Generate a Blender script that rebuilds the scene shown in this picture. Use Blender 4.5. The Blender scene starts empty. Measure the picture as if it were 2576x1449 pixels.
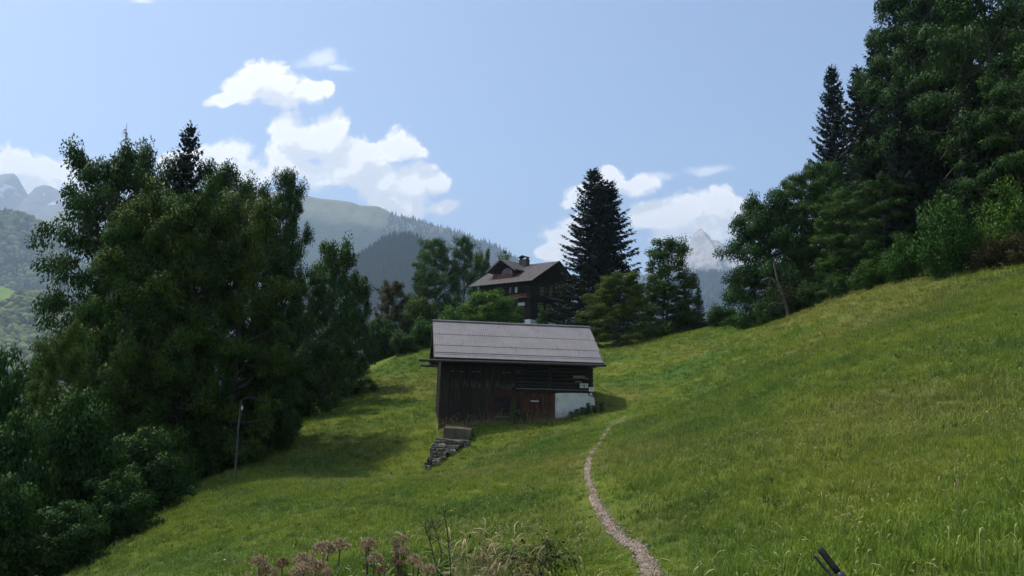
import bpy, bmesh, math, random
import numpy as np
from mathutils import Vector, Matrix

random.seed(7); RNG = np.random.default_rng(11)
S = bpy.context.scene
C = S.collection
rad = math.radians

# ------------------------------------------------------------------ camera
FPX, PITCH, ROLL = 773.0, rad(8.5), rad(1.6)
EYE = np.array([0.0, 0.0, 1.65])
cam_d = bpy.data.cameras.new('camera'); cam = bpy.data.objects.new('camera', cam_d); C.objects.link(cam)
cam_d.sensor_width = 36.0; cam_d.lens = 36.0 * FPX / 1024.0
cam_d.clip_start = 0.1; cam_d.clip_end = 60000
cam.location = EYE
cam.matrix_world = Matrix.Translation(EYE) @ Matrix.Rotation(math.pi/2 + PITCH, 4, 'X') @ Matrix.Rotation(ROLL, 4, 'Z')
S.camera = cam

# ------------------------------------------------------------------ sky, sun, exposure
SUN_AZ, SUN_EL = rad(-70), rad(62)          # left of the view, fairly high
SUND = Vector((math.sin(SUN_AZ)*math.cos(SUN_EL), math.cos(SUN_AZ)*math.cos(SUN_EL), math.sin(SUN_EL)))
SKY_STRENGTH = 0.15
sun_l = bpy.data.lights.new('sun', 'SUN'); sun = bpy.data.objects.new('sun', sun_l); C.objects.link(sun)
sun_l.energy = 3.1; sun_l.angle = rad(1.5); sun_l.color = (1.0, 0.93, 0.82)
sun.rotation_euler = SUND.to_track_quat('Z', 'Y').to_euler(); sun.location = (-60, 40, 80)
S.view_settings.view_transform = 'Standard'; S.view_settings.look = 'None'
S.view_settings.gamma = 1.0; S.view_settings.exposure = 0.4; S.view_settings.use_curve_mapping = False
S.cycles.use_denoising = True
S.cycles.use_adaptive_sampling = True; S.cycles.adaptive_threshold = 0.03
S.cycles.max_bounces = 4; S.cycles.diffuse_bounces = 2; S.cycles.transmission_bounces = 3
S.cycles.volume_bounces = 1; S.cycles.transparent_max_bounces = 4
S.cycles.caustics_reflective = False; S.cycles.caustics_refractive = False

# ------------------------------------------------------------------ pixel -> place (used only while laying out)
def ray(px, py):
    cp, sp = math.cos(PITCH), math.sin(PITCH)
    right = np.array([1, 0, 0.]); fwd = np.array([0, cp, sp]); up = np.array([0, -sp, cp])
    c, s = math.cos(ROLL), math.sin(ROLL)
    return (right*c + up*s)*(px-512)/FPX + (-right*s + up*c)*(288-py)/FPX + fwd
def P(px, py, d):
    r = ray(px, py); return EYE + r*(d/r[1])
def crop(x0, y0, k):
    return lambda x, y: ((x0 + x*k)/3.9375, (y0 + y*k)/3.9375)

# ------------------------------------------------------------------ node helpers
class NT:
    def __init__(s, tree): s.t = tree; s.t.nodes.clear()
    def n(s, kind, **kw):
        nd = s.t.nodes.new(kind)
        for k, v in kw.items(): setattr(nd, k, v)
        return nd
    def put(s, sock, v):
        if v is None: return
        if isinstance(v, bpy.types.NodeSocket): s.t.links.new(v, sock)
        else: sock.default_value = v
    def m(s, op, a, b=None, c=None, clamp=False):
        nd = s.n('ShaderNodeMath', operation=op); nd.use_clamp = clamp
        s.put(nd.inputs[0], a); s.put(nd.inputs[1], b); s.put(nd.inputs[2], c); return nd.outputs[0]
    def v(s, op, a, b=None):
        nd = s.n('ShaderNodeVectorMath', operation=op); s.put(nd.inputs[0], a); s.put(nd.inputs[1], b)
        return nd.outputs['Value'] if op in ('LENGTH', 'DOT_PRODUCT', 'DISTANCE') else nd.outputs[0]
    def noise(s, vec, scale, detail=4, rough=0.55, out='Fac', dist=0.0):
        nd = s.n('ShaderNodeTexNoise'); s.put(nd.inputs['Vector'], vec)
        nd.inputs['Scale'].default_value = scale; nd.inputs['Detail'].default_value = detail
        nd.inputs['Roughness'].default_value = rough; nd.inputs['Distortion'].default_value = dist
        return nd.outputs[out]
    def ramp(s, fac, stops, interp='LINEAR'):
        nd = s.n('ShaderNodeValToRGB'); s.put(nd.inputs[0], fac); cr = nd.color_ramp; cr.interpolation = interp
        while len(cr.elements) < len(stops): cr.elements.new(0.5)
        for e, (p, c) in zip(cr.elements, stops): e.position = p; e.color = (*c, 1) if len(c) == 3 else c
        return nd.outputs[0]
    def mix(s, fac, a, b, mode='MIX'):
        nd = s.n('ShaderNodeMix', data_type='RGBA', blend_type=mode)
        s.put(nd.inputs[0], fac)
        for i, x in ((6, a), (7, b)):
            s.put(nd.inputs[i], (*x, 1) if isinstance(x, tuple) and len(x) == 3 else x)
        return nd.outputs[2]
    def sstep(s, x, lo, hi):
        nd = s.n('ShaderNodeMapRange', interpolation_type='SMOOTHSTEP'); s.put(nd.inputs[0], x)
        nd.inputs[1].default_value = lo; nd.inputs[2].default_value = hi; return nd.outputs[0]
    def lin(s, x, lo, hi, a=0.0, b=1.0):
        nd = s.n('ShaderNodeMapRange'); s.put(nd.inputs[0], x)
        for i, q in enumerate((lo, hi, a, b)): nd.inputs[i+1].default_value = q
        return nd.outputs[0]

def new_mat(name):
    m = bpy.data.materials.new(name); m.use_nodes = True; return m, NT(m.node_tree)

def principled(nt, color, rough=0.8, spec=0.3, metal=0.0, bump=None, bstr=0.3, bdist=0.02):
    b = nt.n('ShaderNodeBsdfPrincipled'); nt.put(b.inputs['Base Color'], (*color, 1) if isinstance(color, tuple) and len(color) == 3 else color)
    nt.put(b.inputs['Roughness'], rough); b.inputs['Specular IOR Level'].default_value = spec; b.inputs['Metallic'].default_value = metal
    if bump is not None:
        bn = nt.n('ShaderNodeBump'); bn.inputs['Strength'].default_value = bstr; bn.inputs['Distance'].default_value = bdist
        nt.put(bn.inputs['Height'], bump); nt.t.links.new(bn.outputs[0], b.inputs['Normal'])
    return b.outputs[0]
def finish(nt, shader):
    o = nt.n('ShaderNodeOutputMaterial'); nt.t.links.new(shader, o.inputs['Surface'])

def mat_noise(name, stops, scale=3.0, rough=0.8, spec=0.3, bump=0.0, stretch=(1, 1, 1), detail=5, metal=0.0, obj_var=0.0, bdist=0.02):
    m, nt = new_mat(name)
    tc = nt.n('ShaderNodeTexCoord').outputs['Object']
    mp = nt.n('ShaderNodeMapping'); nt.put(mp.inputs[0], tc); mp.inputs['Scale'].default_value = stretch
    vec = mp.outputs[0]
    if obj_var:
        r = nt.n('ShaderNodeObjectInfo').outputs['Random']
    f = nt.noise(vec, scale, detail, 0.6)
    col = nt.ramp(nt.lin(f, 0.25, 0.75), stops)
    if obj_var:
        col = nt.mix(1.0, col, nt.ramp(r, [(0, (1-obj_var,)*3), (1, (1+obj_var,)*3)]), 'MULTIPLY')
    finish(nt, principled(nt, col, rough, spec, metal, f if bump else None, bump, bdist))
    return m

def world():
    w = bpy.data.worlds.new('World'); S.world = w; w.use_nodes = True; nt = NT(w.node_tree)
    sky = nt.n('ShaderNodeTexSky', sky_type='NISHITA'); sky.sun_disc = False
    sky.sun_elevation = SUN_EL; sky.sun_rotation = SUN_AZ
    sky.altitude = 900; sky.air_density = 1.0; sky.dust_density = 2.6; sky.ozone_density = 1.2
    d = nt.n('ShaderNodeTexCoord').outputs['Generated']
    sep = nt.n('ShaderNodeSeparateXYZ'); nt.put(sep.inputs[0], d)
    ay = nt.m('MAXIMUM', nt.m('ABSOLUTE', sep.outputs[1]), 0.05)
    comb = nt.n('ShaderNodeCombineXYZ')
    nt.put(comb.inputs[0], nt.m('DIVIDE', sep.outputs[0], ay)); nt.put(comb.inputs[1], nt.m('DIVIDE', sep.outputs[2], ay))
    uv = comb.outputs[0]
    K = 0.3975
    # cumulus puffs: centre and radii as directions in the sky  (x, y, rx, ry)
    blobs = [(655,190,62,55),(610,225,60,40),(700,225,75,48),(775,235,50,30),(560,250,40,22),(820,228,25,22),
             (745,350,70,62),(820,340,95,60),(905,375,85,55),(860,420,120,48),(1000,365,50,45),(1050,380,30,28),
             (960,450,90,60),(1050,455,70,52),(1105,455,36,30),(1010,505,90,38),(1118,520,32,22),(730,410,60,34),
             (40,420,62,55),(110,425,80,42),(180,420,50,36),(-60,420,90,50),(30,470,80,30),(120,470,90,30),
             (500,405,110,44),(600,440,90,34),
             (1540,435,50,32),(1600,455,70,24),(1455,485,46,30),(1430,505,36,14),
             (1415,600,60,40),(1390,630,50,26),(1450,570,60,40),
             (1700,525,85,50),(1790,520,75,48),(1760,580,120,50),(1640,540,50,36),(1840,560,60,60)]
    wisps = [(800,150,60,26),(845,168,32,12),(1780,435,46,14),(360,8,30,8),(1670,440,40,14)]
    def field(uvin, lst, amp=1.0):
        n1 = nt.n('ShaderNodeTexNoise'); nt.put(n1.inputs['Vector'], uvin); n1.inputs['Scale'].default_value = 9; n1.inputs['Detail'].default_value = 3; n1.inputs['Roughness'].default_value = 0.5
        off = nt.v('MULTIPLY', nt.v('SUBTRACT', n1.outputs['Color'], (0.5, 0.5, 0.5)), (0.075, 0.055, 0.0))
        q = nt.v('ADD', uvin, off)
        bil = None
        for sc, am in ((17, .42), (39, .24), (88, .13), (190, .06)):      # rounded billows, octave by octave
            nz = nt.n('ShaderNodeTexNoise'); nt.put(nz.inputs['Vector'], q); nz.inputs['Scale'].default_value = sc; nz.inputs['Detail'].default_value = 0.0
            term = nt.m('MULTIPLY', nt.m('SUBTRACT', nt.m('ABSOLUTE', nt.m('SUBTRACT', nt.m('MULTIPLY', nz.outputs['Fac'], 2.0), 1.0)), 0.13), 2.0*am*amp)
            bil = term if bil is None else nt.m('ADD', bil, term)
        cur = None
        for (x, y, rx, ry) in lst:
            r = ray(x*K, y*K); mp = nt.n('ShaderNodeMapping', vector_type='TEXTURE')
            if cur is None: nt.put(mp.inputs[0], q)
            else:                                   # chained, so that the shader needs little stack
                ma = nt.n('ShaderNodeVectorMath', operation='MULTIPLY_ADD'); nt.put(ma.inputs[0], cur)
                ma.inputs[1].default_value = (1e-7, 1e-7, 0); nt.put(ma.inputs[2], q); nt.put(mp.inputs[0], ma.outputs[0])
            mp.inputs['Location'].default_value = (r[0]/r[1], r[2]/r[1], 0)
            mp.inputs['Scale'].default_value = (rx*K/FPX, ry*K/FPX, 1)
            l = nt.v('LENGTH', mp.outputs[0])
            cur = l if cur is None else nt.m('SMOOTH_MIN', cur, l, 0.22)
        return nt.m('ADD', nt.m('SUBTRACT', 1.0, cur), bil)
    F1 = field(uv, blobs)
    F2 = field(nt.v('ADD', uv, (-0.018, 0.030, 0.0)), blobs)       # sampled towards the sun: cloud light and shade are put into the colour
    a = nt.sstep(F1, -0.10, 0.36)
    lit = nt.m('SUBTRACT', F1, F2)
    edge = nt.m('SUBTRACT', 1.0, nt.sstep(F1, 0.05, 0.62))
    br = nt.m('ADD', nt.m('MULTIPLY', nt.sstep(lit, -0.30, 0.42), 0.85), nt.m('MULTIPLY', edge, 0.30), clamp=True)
    ccol = nt.mix(1.0, nt.ramp(br, [(0, (.63, .64, .67)), (0.4, (.70, .705, .725)), (0.75, (.86, .85, .84)), (1, (1.0, .97, .94))]), (7.8, 7.8, 7.8), 'MULTIPLY')
    W = field(uv, wisps)
    wa = nt.m('MULTIPLY', nt.sstep(W, -0.25, 0.9), 0.6)
    c1 = nt.mix(wa, sky.outputs[0], (7., 7.1, 7.4))
    c2 = nt.mix(a, c1, ccol)
    bg = nt.n('ShaderNodeBackground'); nt.put(bg.inputs['Color'], c2); bg.inputs['Strength'].default_value = SKY_STRENGTH
    bg0 = nt.n('ShaderNodeBackground'); nt.put(bg0.inputs['Color'], sky.outputs[0]); bg0.inputs['Strength'].default_value = SKY_STRENGTH
    # the cloud belt low over the horizon (cheap test first, so that the rest of the sky renders fast)
    belt = nt.m('MULTIPLY', nt.m('LESS_THAN', comb.inputs[1].links[0].from_socket, 0.66), nt.m('LESS_THAN', nt.m('ABSOLUTE', comb.inputs[0].links[0].from_socket), 1.1))
    belt = nt.m('MULTIPLY', belt, nt.m('GREATER_THAN', comb.inputs[1].links[0].from_socket, 0.02))
    mx = nt.n('ShaderNodeMixShader'); nt.put(mx.inputs[0], belt); nt.t.links.new(bg0.outputs[0], mx.inputs[1]); nt.t.links.new(bg.outputs[0], mx.inputs[2])
    w.cycles.sampling_method = 'MANUAL'; w.cycles.sample_map_resolution = 256
    bg = mx
    o = nt.n('ShaderNodeOutputWorld'); nt.t.links.new(bg.outputs[0], o.inputs['Surface'])
world()

# ------------------------------------------------------------------ mesh helpers
def link(o, parent=None):
    C.objects.link(o)
    if parent is not None: o.parent = parent
    return o
def mesh_np(name, V, F, mats=(), smooth=False, attrs=None):
    """V (n,3), F (m,3|4) int arrays, or list of faces"""
    me = bpy.data.meshes.new(name); V = np.asarray(V, np.float32)
    if isinstance(F, np.ndarray):
        k = F.shape[1]; m = F.shape[0]
        me.vertices.add(len(V)); me.vertices.foreach_set('co', V.ravel())
        me.loops.add(m*k); me.loops.foreach_set('vertex_index', F.astype(np.int32).ravel())
        me.polygons.add(m); me.polygons.foreach_set('loop_start', np.arange(0, m*k, k, dtype=np.int32))
        me.polygons.foreach_set('loop_total', np.full(m, k, np.int32))
    else:
        me.from_pydata([tuple(map(float, v)) for v in V], [], F)
    if smooth: me.polygons.foreach_set('use_smooth', np.ones(len(me.polygons), bool))
    for an, av in (attrs or {}).items():
        at = me.attributes.new(an, 'FLOAT', 'POINT'); at.data.foreach_set('value', np.asarray(av, np.float32))
    me.update(calc_edges=True); me.validate()
    for m in mats: me.materials.append(m)
    return me
def obj(name, me, parent=None, **props):
    o = bpy.data.objects.new(name, me); link(o, parent)
    for k, v in props.items(): o[k] = v
    return o
def thing(name, label, cat, loc=(0, 0, 0), rotz=0.0, group=None):
    o = bpy.data.objects.new(name, None); link(o); o.empty_display_size = 0.3
    o.location = loc; o.rotation_euler = (0, 0, rotz); o['label'] = label; o['category'] = cat
    if group: o['group'] = group
    return o
def box_vf(x0, x1, y0, y1, z0, z1):
    V = [(x0,y0,z0),(x1,y0,z0),(x1,y1,z0),(x0,y1,z0),(x0,y0,z1),(x1,y0,z1),(x1,y1,z1),(x0,y1,z1)]
    F = [(0,3,2,1),(4,5,6,7),(0,1,5,4),(1,2,6,5),(2,3,7,6),(3,0,4,7)]
    return V, F
def box(name, dims, mat, parent, bevel=0.0, jitter=0.0):
    V, F = box_vf(*dims)
    if jitter: V = [tuple(c + random.uniform(-jitter, jitter) for c in v) for v in V]
    me = mesh_np(name, V, F, (mat,))
    if bevel:
        bm = bmesh.new(); bm.from_mesh(me); bmesh.ops.bevel(bm, geom=bm.edges[:], offset=bevel, segments=1, affect='EDGES'); bm.to_mesh(me); bm.free()
    return obj(name, me, parent)
def tube_np(pts, radii, sides=6, cap=True):
    pts = np.asarray(pts, float); n = len(pts); V = []; F = []
    t = np.gradient(pts, axis=0); t /= np.linalg.norm(t, axis=1)[:, None] + 1e-9
    ref = np.array([0.31, 0.17, 0.93]) if abs(t[0][2]) < 0.9 else np.array([1.0, 0.1, 0.0])
    for i in range(n):
        a = np.cross(t[i], ref); a /= np.linalg.norm(a) + 1e-9; b = np.cross(t[i], a)
        for k in range(sides):
            an = 2*math.pi*k/sides; V.append(pts[i] + radii[i]*(a*math.cos(an) + b*math.sin(an)))
    for i in range(n-1):
        for k in range(sides):
            k2 = (k+1) % sides; F.append((i*sides+k, i*sides+k2, (i+1)*sides+k2, (i+1)*sides+k))
    return np.array(V), np.array(F)
def join_vf(parts):
    V = []; F = []; b = 0
    for v, f in parts:
        V.append(v); F.append(np.asarray(f) + b); b += len(v)
    return np.concatenate(V), np.concatenate(F)
def tube(name, pts, radii, mat, parent=None, sides=8, smooth=True):
    V, F = tube_np(pts, radii, sides)
    me = mesh_np(name, V, F, (mat,), smooth); return obj(name, me, parent)

# ------------------------------------------------------------------ terrain
PATH_PX = [(655,585,8.6),(648,570,10.0),(638,556,11.4),(624,544,12.6),(609,529,14.2),(599,509,16.8),(591,489,20.0),(587.5,473,23.8),(592,453,29.5),(604,437,36.0),(616,425,41.5),(625,417,45.5)]
c1 = crop(1600, 1200, .4831)
BARN_TH = rad(8.0)
BA = P(*c1(258, 1005), 47.0)                      # barn front-left foot
bx_dir = np.array([math.cos(BARN_TH), math.sin(BARN_TH), 0]); bn = np.array([math.sin(BARN_TH), -math.cos(BARN_TH), 0])
def on_barn(px, py, back=0.0):
    r = ray(px, py); P0 = BA - bn*back; t = (P0-EYE).dot(bn)/r.dot(bn); q = EYE + r*t
    return float((q-BA).dot(bx_dir)), float(q[2]-BA[2])
def barn_world(s, back, h): return BA + bx_dir*s - bn*back + np.array([0, 0, h])
ctrl = [P(*q) for q in PATH_PX]
for q in [(720,329,75),(800,313,65),(860,291,56),(1024,263,45),(900,282,52),(650,341,85),(600,348,90),(940,276,48),
          (900,350,30),(820,375,30),(820,354,37),(760,382,36),(680,390,47),(700,370,53),(440,482,36),(400,482,34.5),(800,345,44),(800,450,16),(1024,576,4.6),(1024,420,15),(1024,340,25.5),(900,500,9),(700,420,33),(700,500,13.5),
          (410,352,84),(395,361,79),(425,400,60),(300,420,56),(235,472,41),(160,517,33),(60,578,26),(350,500,27),(250,560,17),(450,560,11.5),(520,470,30),(150,578,20),(560,440,38),(420,440,47),
          (350,385,72),(640,400,49),(620,375,62)]: ctrl.append(P(*q))
for (x, y, back) in [(258,1005,0),(480,985,0),(720,960,0),(980,950,0),(1210,938,0),(1400,880,0),(1535,838,0)]:
    s, h = on_barn(*c1(x, y)); ctrl.append(barn_world(s, -0.3, h-0.05))
ctrl += [P(*c1(145,1350), 43.6), P(*c1(300,1270), 44.2), P(*c1(400,1195), 44.6), P(*c1(540,1100), 45.2), P(*c1(560,1010), 46.3)]
ctrl += [barn_world(0, 7, 0.9), barn_world(10, 7, 2.6), barn_world(9.8, 3.5, 1.9)]
for q in [(0,0,0),(0,-12,0.8),(14,-10,4.6),(-14,-8,-3.6),(2.5,3,.35),(-1.5,3,-.25),(-4,6,-1.2),(26,0,8.5),
          (-24,30,-9.5),(-28,50,-8),(-26,75,-3),(-36,30,-16),(-55,60,-22),(-60,20,-30),(-40,95,-8),(-70,110,-26),
          (0,104,11.3),(5,112,11.6),(12,108,11.8),(-8,115,10),(4,100,11),(30,100,13),(12,135,8),(-20,130,3),(40,130,16),
          (45,45,18),(60,60,28),(60,20,27),(80,90,40),(80,40,42),(45,90,20),(100,120,50)]: ctrl.append(np.array(q, float))
ctrl = np.array(ctrl)
def _tps_fit(pts, lam=2.0):
    n = len(pts); X = pts[:, :2]/50.0; D = np.linalg.norm(X[:, None]-X[None], axis=2)
    Kk = np.where(D > 0, D*D*np.log(D+1e-12), 0) + np.eye(n)*lam*1e-4
    Pm = np.hstack([np.ones((n, 1)), X]); A = np.block([[Kk, Pm], [Pm.T, np.zeros((3, 3))]])
    return X, np.linalg.solve(A, np.concatenate([pts[:, 2], np.zeros(3)]))
_TX, _TW = _tps_fit(ctrl)
def _tps(x, y):
    Q = np.stack([np.ravel(x), np.ravel(y)], 1)/50.0; out = np.empty(len(Q))
    for i in range(0, len(Q), 20000):
        q = Q[i:i+20000]; D = np.linalg.norm(q[:, None]-_TX[None], axis=2)
        Kk = np.where(D > 0, D*D*np.log(D+1e-12), 0)
        out[i:i+20000] = Kk @ _TW[:-3] + _TW[-3] + q @ _TW[-2:]
    return out.reshape(np.shape(x))
def _ss(x, a, b):
    t = np.clip((x-a)/(b-a), 0, 1); return t*t*(3-2*t)
def vnoise(x, y, seed=0):
    x = np.asarray(x, float); y = np.asarray(y, float)
    xi = np.floor(x).astype(np.int64); yi = np.floor(y).astype(np.int64); fx = x-xi; fy = y-yi
    fx = fx*fx*(3-2*fx); fy = fy*fy*(3-2*fy)
    def h(a, b):
        v = (a*374761393 + b*668265263 + seed*1274126177) & 0xffffffff
        v = ((v ^ (v >> 13))*1274126177) & 0xffffffff
        return ((v ^ (v >> 16)) & 0xffff)/65535.0
    return (h(xi, yi)*(1-fx)+h(xi+1, yi)*fx)*(1-fy) + (h(xi, yi+1)*(1-fx)+h(xi+1, yi+1)*fx)*fy
def fbm(x, y, o=4, seed=0):
    s = 0; a = .5
    for i in range(o): s = s + a*(vnoise(x*2**i, y*2**i, seed+i)-.5); a *= .5
    return s
def Z(x, y):
    x = np.asarray(x, float); y = np.asarray(y, float)
    near = _tps(np.clip(x, -75, 105), np.clip(y, -20, 140))
    far = np.clip(0.5*(x-20)+9, -140, 130)*(1-_ss(y, 150, 420)) - 140*_ss(y, 130, 420)
    far = np.where(x < 0, np.maximum(far, -140), far)
    out = np.maximum.reduce([np.maximum(-75-x, 0), np.maximum(x-105, 0), np.maximum(-20-y, 0), np.maximum(y-140, 0)])
    w = _ss(out, 0, 120)
    z = near*(1-w) + far*w
    fx = np.maximum(_ss(y, 3, 12), .15)
    return z + 0.18*fbm(x*.35, y*.35, 3, 3)*fx + 0.6*fbm(x*.06, y*.06, 2, 5)*_ss(np.hypot(x, y), 10, 40)
def Zs(x, y): return float(Z(np.array([x]), np.array([y]))[0])

def axis(*segs):
    a = []
    for s0, s1, st in segs: a.append(np.arange(s0, s1, st))
    return np.unique(np.concatenate(a))
xs = axis((-5900, -1000, 700), (-1000, -200, 80), (-200, -60, 5), (-60, -22, 1.2), (-22, 34, .6), (34, 70, 1.5), (70, 220, 6), (220, 1000, 80), (1000, 5901, 700))
ys = axis((-1100, -200, 150), (-200, -20, 12), (-20, 2, 1.0), (2, 62, .6), (62, 130, 1.2), (130, 260, 6), (260, 1000, 60), (1000, 8101, 700))
XX, YY = np.meshgrid(xs, ys); ZZ = Z(XX, YY)
nx, ny = len(xs), len(ys); idx = np.arange(nx*ny).reshape(ny, nx)
TF = np.stack([idx[:-1, :-1], idx[:-1, 1:], idx[1:, 1:], idx[1:, :-1]], -1).reshape(-1, 4)

def grass_color(nt, darken=1.0):
    darken *= 1.17
    pos = nt.n('ShaderNodeNewGeometry').outputs['Position']
    big = nt.noise(pos, 0.055, 3, 0.55); mid = nt.noise(pos, 0.28, 4, 0.6); fine = nt.noise(pos, 2.2, 3, 0.6)
    k = darken
    base = nt.ramp(nt.lin(mid, 0.28, 0.72), [(0, (.058*k, .096*k, .019*k)), (.35, (.084*k, .126*k, .020*k)), (.65, (.114*k, .150*k, .021*k)), (1, (.142*k, .172*k, .021*k))])
    dry = nt.ramp(fine, [(0, (.10*k, .115*k, .022*k)), (1, (.21*k, .175*k, .055*k))])
    c = nt.mix(nt.m('MULTIPLY', nt.sstep(big, 0.46, 0.64), 0.62), base, dry)
    lush = nt.noise(nt.v('ADD', pos, (37., 11., 5.)), 0.11, 4, .6)
    c = nt.mix(nt.m('MULTIPLY', nt.sstep(lush, .54, .66), .6), c, (.055*k, .110*k, .020*k))
    return nt.mix(nt.m('MULTIPLY', nt.sstep(fine, .35, .75), .35), c, nt.mix(1.0, c, (1.25, 1.22, 1.1), 'MULTIPLY')), fine, pos
gm, nt = new_mat('meadow_ground')
gc, fine, pos = grass_color(nt, 0.85)
finish(nt, principled(nt, gc, 0.95, 0.1, 0, nt.noise(pos, 6.0, 4, .7), 0.9, 0.12))
ground = obj('ground', mesh_np('ground', np.stack([XX.ravel(), YY.ravel(), ZZ.ravel()], 1), TF, (gm,), True), kind='structure')

# ------------------------------------------------------------------ footpath
def catmull(pts, per=12):
    pts = np.asarray(pts, float); out = []
    ext = np.vstack([2*pts[0]-pts[1], pts, 2*pts[-1]-pts[-2]])
    for i in range(1, len(ext)-2):
        p0, p1, p2, p3 = ext[i-1:i+3]
        for t in np.linspace(0, 1, per, endpoint=False):
            out.append(.5*((2*p1)+(-p0+p2)*t+(2*p0-5*p1+4*p2-p3)*t*t+(-p0+3*p1-3*p2+p3)*t**3))
    out.append(ext[-2]); return np.array(out)
path_xy = catmull([P(*q)[:2] for q in PATH_PX], 14)
pm = mat_noise('path_gravel', [(0, (.17, .12, .085)), (.45, (.30, .225, .17)), (.75, (.40, .32, .255)), (1, (.50, .42, .35))], 26, .95, .15, .8, detail=6, bdist=.03)
def path_mesh():
    V = []; F = []; n = len(path_xy); cols = 7
    t = np.gradient(path_xy, axis=0); t /= np.linalg.norm(t, axis=1)[:, None]
    for i in range(n):
        nrm = np.array([t[i][1], -t[i][0]]); u = i/(n-1)
        wl = .66*(.17 + .07*fbm(np.array([i*.31]), np.array([0.]), 3, 9)[0]*2 + -.035*math.exp(-((u-.1)/.2)**2)) * (1 - .55*max(0, (u-.93)/.07))
        wr = .66*(.17 + .07*fbm(np.array([i*.37]), np.array([9.]), 3, 19)[0]*2 + .06*math.exp(-((u-.17)/.05)**2)-.035*math.exp(-((u-.1)/.2)**2)) * (1 - .55*max(0, (u-.93)/.07))
        for k in range(cols):
            s = -wl + (wl+wr)*k/(cols-1); p = path_xy[i] + nrm*s
            e = abs(k/(cols-1)*2-1)
            V.append((p[0], p[1], e))
    V = np.array(V); e = V[:, 2].copy(); V[:, 2] = Z(V[:, 0], V[:, 1]) + 0.035 - 0.05*e**4
    for i in range(n-1):
        for k in range(cols-1): a = i*cols+k; F.append((a, a+1, a+cols+1, a+cols))
    return V, np.array(F)
V, F = path_mesh()
obj('path', mesh_np('path', V, F, (pm,), True), kind='structure')
def path_dist(x, y):
    p = path_xy[::3]; d = np.full(len(x), 1e9)
    for i in range(0, len(x), 20000):
        d[i:i+20000] = np.hypot(x[i:i+20000, None]-p[None, :, 0], y[i:i+20000, None]-p[None, :, 1]).min(1)
    return d

# ------------------------------------------------------------------ mountains and hills
def gn_scatter(name, pts, rot, scl, protos, kind_label=None, **props):
    """one 'stuff' object: prototypes instanced on points"""
    me = bpy.data.meshes.new(name); me.vertices.add(len(pts)); me.vertices.foreach_set('co', np.asarray(pts, np.float32).ravel())
    for an, dat in (('rot', rot), ('scl', scl)):
        at = me.attributes.new(an, 'FLOAT_VECTOR', 'POINT'); at.data.foreach_set('vector', np.asarray(dat, np.float32).ravel())
    me.update()
    o = obj(name, me, None, kind='stuff', **props)
    col = bpy.data.collections.new(name + '_protos')
    for p in protos: col.objects.link(p)
    ng = bpy.data.node_groups.new(name + '_scatter', 'GeometryNodeTree')
    ng.interface.new_socket('Geometry', in_out='INPUT', socket_type='NodeSocketGeometry')
    ng.interface.new_socket('Geometry', in_out='OUTPUT', socket_type='NodeSocketGeometry')
    gi = ng.nodes.new('NodeGroupInput'); go = ng.nodes.new('NodeGroupOutput')
    ci = ng.nodes.new('GeometryNodeCollectionInfo'); ci.inputs['Collection'].default_value = col
    ci.inputs['Separate Children'].default_value = True; ci.inputs['Reset Children'].default_value = True
    iop = ng.nodes.new('GeometryNodeInstanceOnPoints'); iop.inputs['Pick Instance'].default_value = True
    na = ng.nodes.new('GeometryNodeInputNamedAttribute'); na.data_type = 'FLOAT_VECTOR'; na.inputs[0].default_value = 'rot'
    nb = ng.nodes.new('GeometryNodeInputNamedAttribute'); nb.data_type = 'FLOAT_VECTOR'; nb.inputs[0].default_value = 'scl'
    L = ng.links
    L.new(gi.outputs[0], iop.inputs['Points']); L.new(ci.outputs[0], iop.inputs['Instance'])
    L.new(na.outputs[0], iop.inputs['Rotation']); L.new(nb.outputs[0], iop.inputs['Scale'])
    L.new(iop.outputs[0], go.inputs[0])
    md = o.modifiers.new('scatter', 'NODES'); md.node_group = ng
    return o

def mountain(name, D, prof, front, back, mat, amp, foot=-140, seed=1, ncol=260, nrow=70, fq=1.0, pw=1.0, ridged=True):
    """heightfield whose crest runs at distance D with the skyline prof (pixels in the photograph)"""
    W = np.array([P(x, y, D) for x, y in prof]); order = np.argsort(W[:, 0]); W = W[order]
    x = np.linspace(W[0, 0], W[-1, 0], ncol); crest = np.interp(x, W[:, 0], W[:, 2])
    t = np.concatenate([np.linspace(0, 1, nrow), 1 + np.linspace(0, 1, nrow//3)[1:]])
    y = np.where(t <= 1, D - front*(1-t), D + back*(t-1))
    X, T = np.meshgrid(x, t); Yg = np.repeat(y[:, None], ncol, 1)
    up = np.where(T <= 1, T**pw, np.maximum(0, 1-(T-1))**1.2)
    Hh = crest[None, :] - foot
    sc = fq/(front*.25)
    n = fbm(X*sc, Yg*sc*.8, 5, seed)
    if ridged: n = .30 - np.abs(fbm(X*sc*1.6, Yg*sc*.55, 5, seed+20))*1.9 + .4*n
    env = np.clip(np.where(T <= 1, 4*T*(1-T)+.02, (T-1)*.6), 0, 1)
    Zg = foot + Hh*up + n*amp*env
    Zg = np.maximum(Zg, -141.0)
    Yg = Yg + fbm(X*sc*2, Yg*sc*2, 3, seed+7)*front*.05*env
    idx = np.arange(len(t)*ncol).reshape(len(t), ncol)
    F = np.stack([idx[:-1, :-1], idx[:-1, 1:], idx[1:, 1:], idx[1:, :-1]], -1).reshape(-1, 4)
    o = obj(name, mesh_np(name, np.stack([X.ravel(), Yg.ravel(), Zg.ravel()], 1), F, (mat,), True), kind='structure')
    return o, (X, Yg, Zg, T)

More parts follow.
